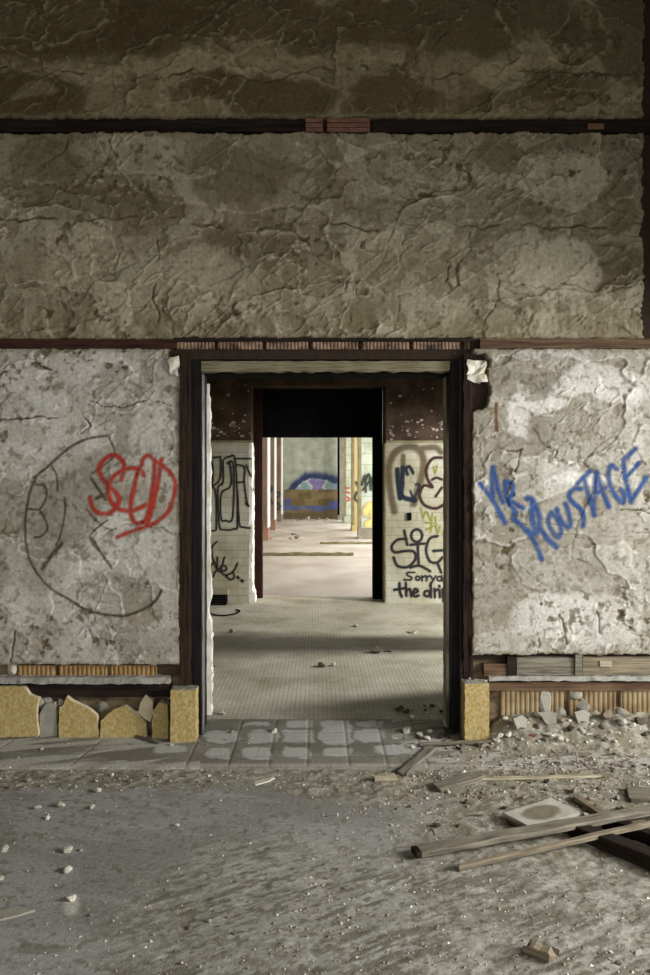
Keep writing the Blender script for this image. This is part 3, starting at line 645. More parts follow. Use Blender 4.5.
zc = 1.55 + 41 * CY / FPX
box('tile_wainscot', M['tilecream'], -2.8, -0.873, CY - 0.02, CY, 0.0, zc, w2)
box('tile_wainscot', M['tilecream'], 0.886, 2.6, CY - 0.02, CY, 0.0, zc, w2)
def jag2(key, v, n, rr):
    if key[0] == n[0] : v.co.x += rr.uniform(-0.010, 0.012) + (0.03 if v.co.z < 0.16 else 0)
rough_box('tile_edge', M['tileedge'], -0.90, -0.855, CY - 0.022, CY + 0.22, 0.0, zc, w2, amp=0.003, step=0.06, seed=41, jag=jag2)['label'] = 'white chipped tile edge'
box('tile_edge', M['olive'], 0.868, 0.888, CY - 0.022, 10.2, 0.0, zc, w2)['label'] = 'olive stained tile edge'
box('tile_cap', M['olive'], -2.8, -0.873, CY - 0.03, CY, zc, zc + 0.03, w2); box('tile_cap', M['olive'], 0.886, 2.6, CY - 0.03, CY, zc, zc + 0.03, w2)
# white flecks of older paint where the brown is peeling
rr = random.Random(44); v_, f_ = [], []
for k in range(110):
    side = rr.random() < 0.3
    px = rr.uniform(212, 250) if side else rr.uniform(386, 445); py = (rr.uniform(378, 440) if rr.random() < 0.3 else rr.gauss(430, 6))
    if py > 440: continue
    x, _, z = P(px, py, CY); s = 0.004 + 0.022 * rr.random() ** 2.5; n = 6; b0 = len(v_); th = rr.uniform(0, 6)
    for layer in (0.0, -0.006):
        for i in range(n):
            r_ = s * rr.uniform(0.5, 1.1) if layer == 0 else None
            if layer == 0: v_.append((x + 1.5 * r_ * math.cos(th + i * PI / 3), CY, z + r_ * math.sin(th + i * PI / 3)))
            else: v_.append((v_[b0 + i][0], CY - 0.006, v_[b0 + i][2]))
    f_.append(tuple(b0 + n + i for i in range(n))); f_ += [(b0 + i, b0 + (i + 1) % n, b0 + n + (i + 1) % n, b0 + n + i) for i in range(n)]
fk = obj('paint_flakes', v_, f_, mat('pale paint flake', (0.42, 0.37, 0.32), (0.25, 0.20, 0.16)), w2); fk['kind'] = 'stuff'

def tag_on(Y, name, strokes, colour, parent, label=None, soft=0.45, res=0.011, dens=0.95, seed=0):
    pts = [[(P(a, b, Y)[0], P(a, b, Y)[2]) for a, b in smooth(s, 4)] for s, w in strokes]
    fl_ = [p for s in pts for p in s]
    x0, x1 = min(p[0] for p in fl_) - 0.12, max(p[0] for p in fl_) + 0.12; z0, z1 = min(p[1] for p in fl_) - 0.12, max(p[1] for p in fl_) + 0.12
    X, Z = np.meshgrid(np.arange(x0, x1, res), np.arange(max(z0, 0.01), z1, res))
    al = np.zeros_like(X)
    for s, (_, w) in zip(pts, strokes):
        al = np.maximum(al, ss(w * (1 + soft), w * (1 - soft), seg_dist(X, Z, s)))
    al *= dens
    kc = np.maximum.reduce([al[:-1, :-1], al[1:, 1:], al[:-1, 1:], al[1:, :-1]]) > 0.10
    m = mat(name + ' paint', colour, tuple(c * 0.8 for c in colour), scale=15, rough=0.6, bump=0, alpha='paint')
    o = grid(name, X, np.full_like(X, Y), Z, m, None, kc, parent, al)
    if label: o['label'] = label
    return o
TY = CY - 0.0225
q = lambda pts: [(380 + a * 0.1847, 430 + b * 0.1846) for a, b in pts]
circ = lambda x, y, r, ry=None: [(x + r * math.cos(t * PI / 4), y + (ry or r) * math.sin(t * PI / 4)) for t in range(9)]
w_ = 0.017
BLACK, BRN = (0.012, 0.010, 0.012), srgb(96, 78, 50)
tag_on(TY, 'spray_arch', [(q([(78, 440), (52, 300), (50, 190), (90, 115), (160, 90), (215, 110), (238, 180), (216, 290), (182, 400)]), 0.042), (q([(126, 140), (126, 200)]), 0.03), (q([(230, 100), (300, 95), (330, 120)]), 0.035)], BRN, w2, 'broad brown sprayed arch', soft=0.7, dens=0.7)
tag_on(TY - 0.001, 'spray_lettering', [(q([(95, 215), (100, 290), (110, 370)]), 0.03), (q([(125, 205), (120, 290), (122, 360), (190, 380)]), 0.03), (q([(100, 300), (125, 290)]), 0.025), (q([(150, 240), (142, 210), (160, 198), (180, 232)]), 0.02), (q([(165, 330), (185, 365), (215, 300), (195, 295)]), 0.012)], srgb(14, 28, 44), w2, 'dark blue-black sprayed tag')
tag_on(TY - 0.001, 'spray_drawing', [(q([(335, 150), (285, 155), (252, 210), (260, 270), (285, 310), (240, 300), (215, 350), (240, 405), (300, 425), (345, 405)]), 0.018), (q([(282, 270), (305, 258), (335, 268)]), 0.016), (q([(302, 360), (335, 312)]), 0.016)], srgb(52, 14, 14), w2, 'maroon sprayed heart shape')
tag_on(TY - 0.001, 'spray_scribble', [(q([(235, 480), (250, 440), (275, 490)]), 0.009), (q([(240, 500), (290, 505)]), 0.009), (q([(285, 450), (275, 555)]), 0.009), (q([(250, 540), (310, 510)]), 0.009), (q([(300, 470), (310, 560), (325, 520)]), 0.009), (q([(220, 420), (232, 470)]), 0.009), (q([(290, 200), (300, 235), (310, 195)]), 0.009)], srgb(140, 138, 40), w2, 'yellow-green scribble')
tag_on(TY - 0.001, 'spray_lettering', [(q([(132, 545), (148, 622)]), w_), (q([(145, 590), (95, 595), (64, 630), (80, 662), (140, 655), (185, 660), (192, 700), (150, 742), (95, 735), (75, 690)]), w_),
    (q(circ(200, 572, 30, 34)), w_), (q([(165, 622), (205, 618), (242, 615)]), w_), (q([(205, 622), (210, 735)]), w_), (q([(165, 745), (215, 735), (272, 765)]), w_),
    (q([(312, 575), (270, 588), (250, 650), (270, 710), (310, 718), (338, 690)]), w_), (q([(290, 655), (340, 652)]), w_), (q([(312, 720), (332, 772)]), w_)], BLACK, w2, 'large black sprayed letters SIG')
w_ = 0.012
tag_on(TY - 0.001, 'spray_lettering', [(q([(188, 772), (150, 772), (150, 788), (172, 798), (165, 812), (130, 810)]), w_), (q(circ(205, 803, 11)), w_), (q([(226, 790), (229, 817)]), w_), (q([(229, 800), (243, 790)]), w_), (q([(250, 790), (253, 817)]), w_), (q([(253, 800), (268, 790)]), w_),
    (q([(276, 792), (288, 812)]), w_), (q([(302, 790), (285, 820), (268, 845)]), w_), (q(circ(322, 805, 12)), w_), (q([(334, 790), (338, 818)]), w_),
    (q([(106, 830), (108, 875), (118, 902)]), w_ * 1.5), (q([(78, 866), (136, 856)]), w_ * 1.5), (q([(140, 828), (144, 898)]), w_ * 1.4), (q([(144, 872), (162, 862), (170, 900)]), w_ * 1.4), (q([(180, 884), (206, 874), (192, 860), (178, 884), (190, 902), (210, 896)]), w_ * 1.4),
    (q(circ(255, 886, 15)), w_ * 1.4), (q([(276, 828), (276, 906)]), w_ * 1.4), (q([(295, 860), (298, 906)]), w_ * 1.4), (q([(298, 876), (312, 862)]), w_ * 1.3), (q([(322, 866), (325, 906)]), w_ * 1.4), (q([(321, 844), (323, 848)]), w_ * 1.4), (q([(340, 862), (344, 930)]), w_ * 1.4), (q(circ(352, 880, 13)), w_ * 1.2)], BLACK, w2, 'black handwriting reading Sorrya the drip')
q = lambda pts: [(200 + a * 0.1847, 430 + b * 0.1846) for a, b in pts]
w_ = 0.0115
tag_on(TY - 0.001, 'spray_lettering', [(q([(40, 152), (112, 146)]), w_), (q([(112, 146), (110, 260), (68, 306)]), w_), (q([(50, 315), (84, 330), (90, 520), (78, 545), (50, 545)]), w_), (q([(62, 160), (72, 220), (66, 300)]), w_),
    (q([(125, 165), (125, 285), (97, 318), (105, 515), (130, 540), (185, 536), (204, 500), (192, 170), (160, 145), (132, 155)]), w_),
    (q([(150, 182), (162, 182), (168, 300), (116, 345), (115, 478), (140, 490), (178, 470), (182, 200), (160, 172)]), w_), (q([(195, 188), (240, 202), (240, 285), (255, 400)]), w_), (q([(252, 396), (262, 410)]), w_ * 1.7),
    (q([(195, 155), (235, 155), (275, 156)]), w_), (q([(205, 285), (240, 280)]), w_), (q([(204, 330), (214, 505), (235, 525), (272, 532)]), w_), (q([(250, 190), (276, 250)]), w_)], BLACK, w2, 'tall black outlined letters')
tag_on(TY - 0.001, 'spray_lettering', [(q([(92, 605), (66, 635), (68, 690), (82, 720)]), w_), (q([(50, 745), (75, 720), (92, 750), (95, 690)]), w_), (q([(70, 800), (85, 765), (118, 740), (128, 705), (135, 690)]), w_), (q([(100, 765), (140, 760), (140, 740), (118, 735), (120, 775), (150, 785), (185, 760), (203, 722)]), w_),
    (q([(140, 790), (165, 810), (185, 800), (180, 765)]), w_), (q([(203, 796), (209, 802)]), w_ * 1.6), (q([(226, 814), (231, 820)]), w_ * 1.6)], BLACK, w2, 'small black scrawl ending in two dots')

d2 = bpy.data.objects.new('door_2', None); link(d2); struct(d2, 'dark framed doorway into the bright far hall', 'doorway')
box('door_jamb', M['maroon'], -0.873, -0.752, 10.06, 10.2, 0, 2.84, d2, bevel=0.006)
box('door_jamb', M['black'], 0.742, 0.868, 10.0, 10.2, 0, 2.84, d2, bevel=0.006)['label'] = 'black door jamb'
box('transom_panel', M['black'], -0.752, 0.742, 10.10, 10.16, 2.195, 2.84, d2)
box('transom_rail', M['black'], -0.752, 0.742, 10.06, 10.2, 2.185, 2.225, d2)
box('casing', M['olive'], -0.895, -0.85, 9.93, 9.98, 0, 2.0, d2)
# things on the corridor's end wall and floor
def low_grille():
    x0, _, z0 = P(196, 613, 9.6); x1, _, z1 = P(236, 594, 9.6)
    t = bpy.data.objects.new('floor_vent', None); t.location = (x0, 9.5, 0); link(t)
    tag(t, 'black low vent box with pale hood at foot of tiled corridor wall', 'vent')
    box('vent_body', M['black'], 0, 0.40, -0.02, 0.165, 0.006, 0.115, t)
    box('vent_hood', M['palewood'], -0.01, 0.42, 0.07, 0.165, 0.125, 0.19, t, bevel=0.006)
    for k in range(3): box('vent_slat', M['blackmetal'], 0.01, 0.39, -0.028, -0.021, 0.022 + k * 0.03, 0.034 + k * 0.03, t)
low_grille()
def socket_plate():
    x, _, z = P(409.6, 516.5, 9.66)
    t = box('socket_plate', M['black'], -0.026, 0.026, -0.014, 0, -0.05, 0.05, bevel=0.004); t.location = (x, TY - 0.003, z)
    tag(t, 'small black socket plate on the cream tile wall above the lettering', 'socket')
socket_plate()
def tube(name, pts, r, m, n=6):
    v, f = [], []
    pts = [Vector(p) for p in pts]
    for i, p in enumerate(pts):
        t = (pts[min(i + 1, len(pts) - 1)] - pts[max(i - 1, 0)]).normalized()
        a = t.cross(Vector((0, 0, 1))); a = a.normalized() if a.length > 1e-4 else Vector((1, 0, 0)); bb = a.cross(t)
        for k in range(n): v.append(p + r * (math.cos(2 * PI * k / n) * a + math.sin(2 * PI * k / n) * bb))
    for i in range(len(pts) - 1):
        for k in range(n): f.append((i * n + k, i * n + (k + 1) % n, (i + 1) * n + (k + 1) % n, (i + 1) * n + k))
    f += [tuple(range(n))[::-1], tuple((len(pts) - 1) * n + k for k in range(n))]
    return obj(name, v, f, m, flat=False)
cb = [F(a, b_, 0.014) for a, b_ in smooth([(205, 610), (212, 614), (222, 615.5), (234, 614), (240, 611), (236, 609.5)], 5)]
tag(tube('cable', cb, 0.009, M['black']), 'thin black cable looped on the mosaic floor by the vent', 'cable')

# ================================================================== FAR HALL
plain('floor_hall', M['farfloor'], -2.6, 4.6, 10.22, 33.4, -0.1, 0.0, 'pale pinkish dusty concrete floor of the far hall', 'floor')
plain('ceiling_hall', M['dimwall'], -2.6, 4.8, 10.2, 33.4, 4.3, 4.4, cat='ceiling')
plain('wall_hall_left', M['pinkpaint'], -2.6, -2.45, 10.2, 33.4, 0, 4.3)
wall_with_holes_x('wall_hall_right', M['dimwall'], 4.6, 4.8, 10.2, 33.4, 0, 4.3, [(10.6, 13.6, 0.4, 3.9), (14.4, 17.4, 0.4, 3.9), (18.2, 21.0, 0.4, 3.9), (22.0, 25.0, 0.4, 3.9), (26, 29, 0.4, 3.9), (29.8, 32.8, 0.4, 3.9)])
plain('wall_hall_near', M['dimwall'], 2.75, 4.8, 10.05, 10.2, 0, 4.3)
b = MB().box(-2.6, 4.8, 10.2, 10.25, 3.5, 4.3); struct(b.build('wall_hall_head', M['dimwall']))
# end wall, painted
hx = np.arange(-2.5, 4.6, 0.03); hz = np.arange(0, 4.31, 0.03)
HX, HZ = np.meshgrid(hx, hz)
hpx = HX / 33.0 * FPX + VX; hpy = VY - (HZ - EYE) / 33.0 * FPX
ch = np.empty(HX.shape + (3,)); ch[:] = (0.50, 0.56, 0.47)
ch = lerpc(ch, (0.60, 0.64, 0.55), ss(0.4, 0.65, fbm(HX * 0.8, HZ * 1.5, 4, 301)) * 0.7)
ny = 1.6 * (fbm(HX * 3, HZ * 1.2, 3, 302) - 0.5); fuzz = 5 * (fbm(HX * 7, HZ * 0.8, 3, 303) - 0.4)
arch = 474 + 0.028 * (hpx - 312) ** 2 * (hpx < 312) + 0.004 * (hpx - 312) ** 2 * (hpx >= 312)
blue = ss(-5, 2, hpy - arch + fuzz) * ss(499, 496, hpy) * (hpx > 283) * (hpx < 338)
ch = lerpc(ch, (0.015, 0.035, 0.16), blue * 0.94)
inn = ss(-1, 1, hpy - (arch + 6.0) + ny * 3) * (hpx > 290) * (hpx < 337) * (hpy < 491)
patch = fbm(HX * 1.6, HZ * 2.4, 3, 304)
ch = lerpc(ch, (0.36, 0.52, 0.56), inn * 0.9); ch = lerpc(ch, (0.72, 0.76, 0.68), inn * ss(0.46, 0.50, patch)); ch = lerpc(ch, (0.30, 0.25, 0.55), inn * ss(0.58, 0.62, patch))
brown = ((hpx > 284) & (hpx < 338) & (hpy > 489.5)).astype(float)
bw = np.floor(HX / 0.6 + 0.5 * (np.floor(HZ / 0.3) % 2)); bh = np.floor(HZ / 0.3)
bt = _h(bw, bh, 9)
cbk = lerpc(np.broadcast_to(np.array((0.20, 0.145, 0.065)), HX.shape + (3,)).copy(), (0.31, 0.24, 0.13), bt)
ch = ch * (1 - brown[..., None]) + cbk * brown[..., None]
bb_ = ((hpy > 505.5) & (hpy < 511.5) & (hpx > 283)).astype(float) * ss(0.35, 0.48, fbm(HX * 1.3, HZ * 5, 3, 306)) + (hpx > 283) * (hpx < 291) * (hpy > 498) * (hpy < 508) * 0.8 + (hpx > 328) * (hpx < 341) * (hpy > 501) * (hpy < 510) * 0.9
ch = lerpc(ch, (0.10, 0.16, 0.46), np.clip(bb_, 0, 1) * 0.85)
ch = lerpc(ch, (0.20, 0.16, 0.11), ((hpy > 513) & (hpx > 283)).astype(float) * 0.7)
he = grid('wall_hall_end', HX, np.full_like(HX, 33.0), HZ, M['farwall'], ch)
struct(he, 'far end wall with blue mural above brown blockwork', 'wall')
box('masonry_back', M['dimwall'], -2.6, 4.8, 33.02, 33.4, 0, 4.3, he)
# piers: each one shaft, base, edge strip
def pier(x0, x1, Y, d, shaft, strip, strip_side, base, label, seed, base_h=0.32):
    t = bpy.data.objects.new('hall_pier', None); t.location = ((x0 + x1) / 2, Y + d / 2, 0); link(t)
    tag(t, label, 'pier'); t['kind'] = 'structure'
    w = (x1 - x0) / 2
    box('shaft', shaft, -w, w, -d / 2, d / 2, base_h, 4.3, t)
    rough_box('pier_base', base, -w - 0.01, w + 0.01, -d / 2 - 0.01, d / 2 + 0.01, 0.0, base_h, t, amp=0.012, step=0.15, seed=seed)
    if strip_side < 0: box('edge_strip', strip, -w - 0.012, -w + 0.075, -d / 2 - 0.014, -d / 2 + 0.12, base_h, 4.3, t)
    else: box('edge_strip', strip, w - 0.03, w + 0.012, -d / 2 - 0.014, d / 2, base_h, 4.3, t)  # lit side face, its light painted on as white
    return t
S1 = pier(1.15, 2.1, 21.0, 0.7, M['palegreen'], M['olive'], -1, M['plinthgrey'], 'pale green tiled pier with olive edge, first on the window side', 51, 0.30)
S2 = pier(1.12, 2.1, 24.5, 0.7, M['yellowpaint'], M['olive'], -1, M['yellowpaint'], 'yellow pier with olive edge behind the green tiled pier', 52, 0.2)
S3 = pier(1.05, 2.1, 29.6, 0.7, M['palegreen'], M['olive'], -1, M['palegreen'], 'pale pier with red scribbles beside the end wall', 53, 0.25)
S4 = pier(0.86, 1.2, 32.3, 0.4, M['plinthgrey'], M['black'], -1, M['plinthgrey'], 'narrow grey pilaster with dark edge against the end wall', 54, 0.2)
Q1 = pier(-2.45, -1.37, 20.4, 0.7, M['pinkpaint'], M['litside'], 1, M['redbase'], 'pinkish pier with its lit side painted white, first on the blank side', 55, 0.35)
Q2 = pier(-2.45, -1.45, 25.0, 0.7, M['pinkpaint'], M['litside'], 1, M['redbase'], 'pinkish pier with its lit side painted white, second on the blank side', 56, 0.35)
Q3 = pier(-2.45, -1.50, 30.6, 0.7, M['pinkpaint'], M['litside'], 1, M['plinthgrey'], 'pinkish pier with its lit side painted white beside the mural wall', 57, 0.3)
def pier_tag(Y, nm, strokes, colour, pr, label):
    o = tag_on(Y, nm, strokes, colour, None, label, res=0.02); o.parent = pr; o.matrix_parent_inverse = Matrix.Translation(-Vector(pr.location))
pier_tag(20.97, 'spray_lettering', [([(362, 485), (365, 476), (366, 492)], 0.03), ([(366, 480), (369, 474), (371, 490)], 0.03), ([(363, 490), (372, 478)], 0.025), ([(370, 476), (374, 488)], 0.03)], (0.02, 0.03, 0.02), S1, 'black sprayed tag')
pier_tag(20.97, 'paint_patch', [([(366, 512), (371, 505), (374, 520), (368, 524)], 0.10)], srgb(240, 205, 130), S1, 'yellow paint patch')
pier_tag(24.47, 'spray_lettering', [([(357, 492), (355, 498), (358, 502)], 0.035), ([(356, 482), (358, 486)], 0.03)], (0.03, 0.03, 0.03), S2, 'black sprayed mark')
pier_tag(29.57, 'spray_lettering', [([(346, 492), (350, 493)], 0.03), ([(347, 497), (350, 499), (347, 501)], 0.03), ([(346, 488), (349, 488)], 0.03)], srgb(190, 80, 40), S3, 'red sprayed scribble')
pier_tag(24.97, 'spray_lettering', [([(269, 486), (272, 488), (270, 492)], 0.04), ([(270, 498), (272, 503)], 0.04)], (0.06, 0.04, 0.03), Q2, 'dark sprayed mark')
pier_tag(30.57, 'spray_lettering', [([(277, 492), (280, 494), (277, 498)], 0.04), ([(276, 502), (280, 506), (278, 509)], 0.05)], (0.05, 0.07, 0.06), Q3, 'dark sprayed mark')
# low kerbs lying on the hall floor
def kerb(px0, px1, py, h, label, seed):
    a, b_ = F(px0, py), F(px1, py); L = b_[0] - a[0]
    o = rough_box('timber_kerb', M['olive'], 0, L, -0.09, 0.09, 0, h, None, amp=0.012, step=0.14, seed=seed); o.location = a
    return tag(o, label, 'kerb')
kerb(240, 353, 555.5, 0.06, 'long olive timber kerb lying across the hall floor', 61)
kerb(320, 385, 544, 0.05, 'shorter olive timber kerb lying beyond the long one', 62)

# ================================================================== MARBLE SKIRTING PIECES
def slab(name, pts_px, Y, th, label, cat, face, side, seed=0, lean=0.0, group=None):
    """a broken marble slab: outline as seen, real thickness, chipped edge"""
    rr = random.Random(seed)
    pts = []
    n = len(pts_px)
    for i in range(n):
        a, b_ = pts_px[i], pts_px[(i + 1) % n]
        L = math.hypot(b_[0] - a[0], b_[1] - a[1]); k = max(1, int(L / 4))
        for j in range(k):
            t = j / k
            pts.append((a[0] + (b_[0] - a[0]) * t + (rr.uniform(-.5, .5) if j else 0), a[1] + (b_[1] - a[1]) * t + (rr.uniform(-.5, .5) if j else 0)))
    W = [P(a, b_, Y) for a, b_ in pts]
    zb = min(w[2] for w in W); x0 = sum(w[0] for w in W) / len(W)
    gz_ = max(ground(x0, Y), 0.012)
    N = len(W); v, f = [], []
    for dy, jit in ((0, 0), (th, 0.004)):
        for w in W:
            v.append((w[0] - x0 + rr.uniform(-jit, jit), dy + lean * (w[2] - zb), w[2] - zb + rr.uniform(0, jit)))
    f.append(tuple(range(N))[::-1]); f.append(tuple(N + i for i in range(N)))
    f += [(i, (i + 1) % N, N + (i + 1) % N, N + i) for i in range(N)]
    me = bpy.data.meshes.new(name); me.from_pydata(v, [], f); me.materials.append(face); me.materials.append(side)
    for i, p in enumerate(me.polygons): p.material_index = 0 if i == 0 else 1
    bm = bmesh.new(); bm.from_mesh(me); bmesh.ops.recalc_face_normals(bm, faces=bm.faces); bm.to_mesh(me); bm.free()
    o = bpy.data.objects.new(name, me); o.location = (x0, Y, gz_); link(o)
    return tag(o, label, cat, group)
GM = 'broken yellow marble skirting'
slab('marble_slab', [(-40, 691), (22, 691), (27, 699), (36, 703), (35, 714), (38, 739), (-40, 741)], 4.49, 0.045, 'largest yellow marble slab standing beside the wall, broken at one end', 'marble slab', M['marble'], M['marblecut'], 71, 0.15, GM)
slab('marble_slab', [(39, 717), (44, 708), (54, 706), (57, 739), (40, 740)], 4.515, 0.03, 'dusty grey marble sliver between two yellow slabs', 'marble slab', M['greymarble'], M['marblecut'], 72, 0.1, GM)
slab('marble_slab', [(58, 708), (62, 706), (65, 698), (70, 702), (88, 710), (96, 716), (98, 737), (59, 738)], 4.50, 0.035, 'yellow marble piece with long sloping broken top', 'marble slab', M['marble'], M['marblecut'], 73, 0.12, GM)
slab('marble_slab', [(100, 722), (112, 711), (124, 707), (136, 715), (146, 725), (146, 738), (100, 738)], 4.50, 0.035, 'yellow marble piece with a pointed roof-shaped top', 'marble slab', M['marble'], M['marblecut'], 74, 0.12, GM)
sh = slab('marble_shard', [(138, 714), (140, 704), (145, 697), (152, 702), (153, 712), (150, 723), (142, 718)], 4.535, 0.03, 'pale marble shard propped upright behind the pointed yellow piece', 'marble shard', M['marblecut'], M['marblecut'], 75, 0.1, GM); sh.location.z = 0.10
slab('marble_block', [(152, 712), (159, 702), (167, 705), (168, 738), (152, 738)], 4.485, 0.06, 'small pointed yellow marble block beside the intact plinth', 'marble block', M['marble'], M['marblecut'], 76, 0.08, GM)
def plinth(px0, px1, Y, d, ztop, label, seed, chip):
    x0, x1 = P(px0, 0, Y)[0], P(px1, 0, Y)[0]
    def jg(key, v, n, rr):
        e = (key[0] in (0, n[0])) + (key[1] in (0, n[1])) + (key[2] in (0, n[2]))
        if e >= 2:
            c = Vector(((x0 + x1) / 2, Y + d / 2, ztop / 2)); k = rr.uniform(0, chip)
            v.co.x += math.copysign(k, c.x - v.co.x); v.co.z += math.copysign(k * 0.6, c.z - v.co.z)
    o = rough_box('marble_plinth', M['marble'], x0, x1, Y, Y + d, 0, ztop, None, amp=0.0015, step=0.022, seed=seed, jag=jg)
    me = o.data
    for vv in me.vertices: vv.co -= Vector(((x0 + x1) / 2, Y + d / 2, 0))
    o.location = ((x0 + x1) / 2, Y + d / 2, 0.016)
    if seed == 81: me.materials.append(M['greymarble'])
    else: me.materials.append(M['stone'])
    for p in me.polygons:
        if p.normal.z > 0.7 : p.material_index = 1
    return tag(o, label, 'plinth block', GM if False else None)
plinth(170, 196, 4.415, 0.105, 0.312, 'upright yellow marble plinth at the jamb beneath the red lettering', 81, 0.004)
plinth(464.5, 489.5, 4.415, 0.105, 0.350, 'upright yellow marble plinth at the black jamb, rubble on its top', 82, 0.005)

# ================================================================== TIMBER AND TILE ON THE FLOOR
def plank(name, a, b_, w, th, m, label, cat, z0=None, z1=None, seed=0, taper=0.0, group=None, tilt=0.0):
    """a worn board from floor point a to floor point b_"""
    a, b_ = Vector(a), Vector(b_); d = b_ - a; L = math.hypot(d.x, d.y)
    rr = random.Random(seed)
    n = max(4, int(L / 0.06)); v, f = [], []
    for i in range(n + 1):
        t = i / n; e = rr.uniform(-0.003, 0.003)
        hw = w / 2 * (1 - taper * (1 - t)) + rr.uniform(-0.002, 0.002); x = L * t
        if i in (0, n): jx = [rr.uniform(-0.02, 0.02) for _ in range(4)]
        else: jx = [0] * 4
        c = 0.15 * hw
        v += [(x + jx[0], -hw, 0), (x + jx[0], -hw, th - 0.004 + e), (x + jx[1], -hw + c, th + e), (x + jx[2], hw - c, th + e), (x + jx[3], hw, th - 0.004 + e), (x + jx[3], hw, 0)]
    for i in range(n):
        for k in range(6): f.append((i * 6 + k, i * 6 + (k + 1) % 6, i * 6 + 6 + (k + 1) % 6, i * 6 + 6 + k))
    f += [tuple(range(6))[::-1], tuple(n * 6 + k for k in range(6))]
    o = obj(name, v, f, m)
    bm = bmesh.new(); bm.from_mesh(o.data); bmesh.ops.recalc_face_normals(bm, faces=bm.faces); bm.to_mesh(o.data); bm.free()
    za = z0 if z0 is not None else ground(a.x, a.y) + 0.004; zb = z1 if z1 is not None else ground(b_.x, b_.y) + 0.004
    o.location = (a.x, a.y, za)
    o.rotation_euler = (tilt, -math.atan2(zb - za, L), math.atan2(d.y, d.x))
    return tag(o, label, cat, group)
a, b_ = F(416, 857), F(735, 802, 0.06)
p1 = plank('plank', a, b_, 0.066, 0.022, M['greywood'], 'longest weathered grey plank lying aslant beneath the stained tile', 'plank', 0.012, 0.085, 91)
bx = MB().box(-0.012, 0.016, -0.033, 0.030, -0.002, 0.0225).build('plank_end', M['darkwood'], p1, bevel=0.004); bx['label'] = 'dark split end'
plank('plank', F(458, 872), F(740, 812, 0.05), 0.038, 0.018, M['tanwood'], 'narrow tan plank lying alongside the longest grey one', 'plank', 0.008, 0.085, 92, taper=0.6)
plank('beam', F(572, 834), F(672, 876), 0.075, 0.055, M['darkwood'], 'dark wooden beam under both long planks', 'beam', 0.004, 0.004, 93)
plank('beam', F(606, 828), F(700, 862), 0.05, 0.05, M['blackv'], 'slim black beam lying behind the wider dark beam', 'beam', 0.004, 0.004, 94)
plank('plank', F(575, 800), F(602, 818), 0.035, 0.02, M['splinter'], 'short dark plank end beside the stained tile', 'plank', seed=95)
plank('plank', F(628, 796), F(690, 800), 0.16, 0.022, M['greywood'], 'wide grey board lying at the frame edge beyond the long planks', 'plank', seed=96)
plank('plank', F(402, 776), F(433, 752), 0.055, 0.02, M['greywood'], 'short grey board slanting toward the black jamb', 'plank', seed=97)
plank('plank', F(437, 790), F(478, 779), 0.085, 0.022, M['greywood'], 'short split grey board lying on the slate edge grit', 'plank', seed=98)
plank('wood_block', F(377, 781), F(394, 781), 0.04, 0.03, M['palewood'], 'small pale wood block at the end of the slate tiles', 'wood block', seed=99)
plank('lath', F(418, 750), F(556, 746), 0.018, 0.014, M['greywood'], 'thin straight lath lying in front of the marble plinth', 'lath', 0.026, 0.040, 100)
plank('lath', F(478, 781), F(600, 777), 0.035, 0.010, M['palewood'], 'pale flat lath half buried in brown grit', 'lath', seed=101)
plank('wood_block', F(529, 952), F(553, 961), 0.045, 0.028, M['tanwood'], 'lone pale wood block on the concrete nearest the viewer', 'wood block', seed=102)
plank('lath', F(126, 737), F(158, 747), 0.014, 0.010, M['splinter'], 'thin dark lath on the slate before the broken marble', 'lath', 0.020, 0.020, 103)
plank('plank', F(628, 822), F(672, 852), 0.09, 0.03, M['tanwood'], 'tan board end between the planks and the black beam', 'plank', 0.004, 0.004, seed=104)
# stained tile
c = [F(508, 818, 0.03), F(521, 828, 0.03), F(573, 811, 0.03), F(563, 798, 0.03)]
ce = sum((Vector(p) for p in c), Vector()) / 4
ux = (Vector(c[2]) - Vector(c[1]))
tl = rough_box('wall_tile', M['staintile'], -0.155, 0.155, -0.085, 0.085, 0, 0.016, None, amp=0.0012, step=0.03, seed=105)
tl.name = 'stained_tile'; tl.location = (ce.x, ce.y, 0.020); tl.rotation_euler = (0.02, -0.01, math.atan2(ux.y, ux.x))
tag(tl, 'cream rectangular tile with a dark stain, lying by the long planks', 'tile')
rough_box('tile_backing', M['dirtstone'], -0.150, 0.02, -0.080, 0.080, -0.016, 0.0, tl, amp=0.003, step=0.04, seed=106)

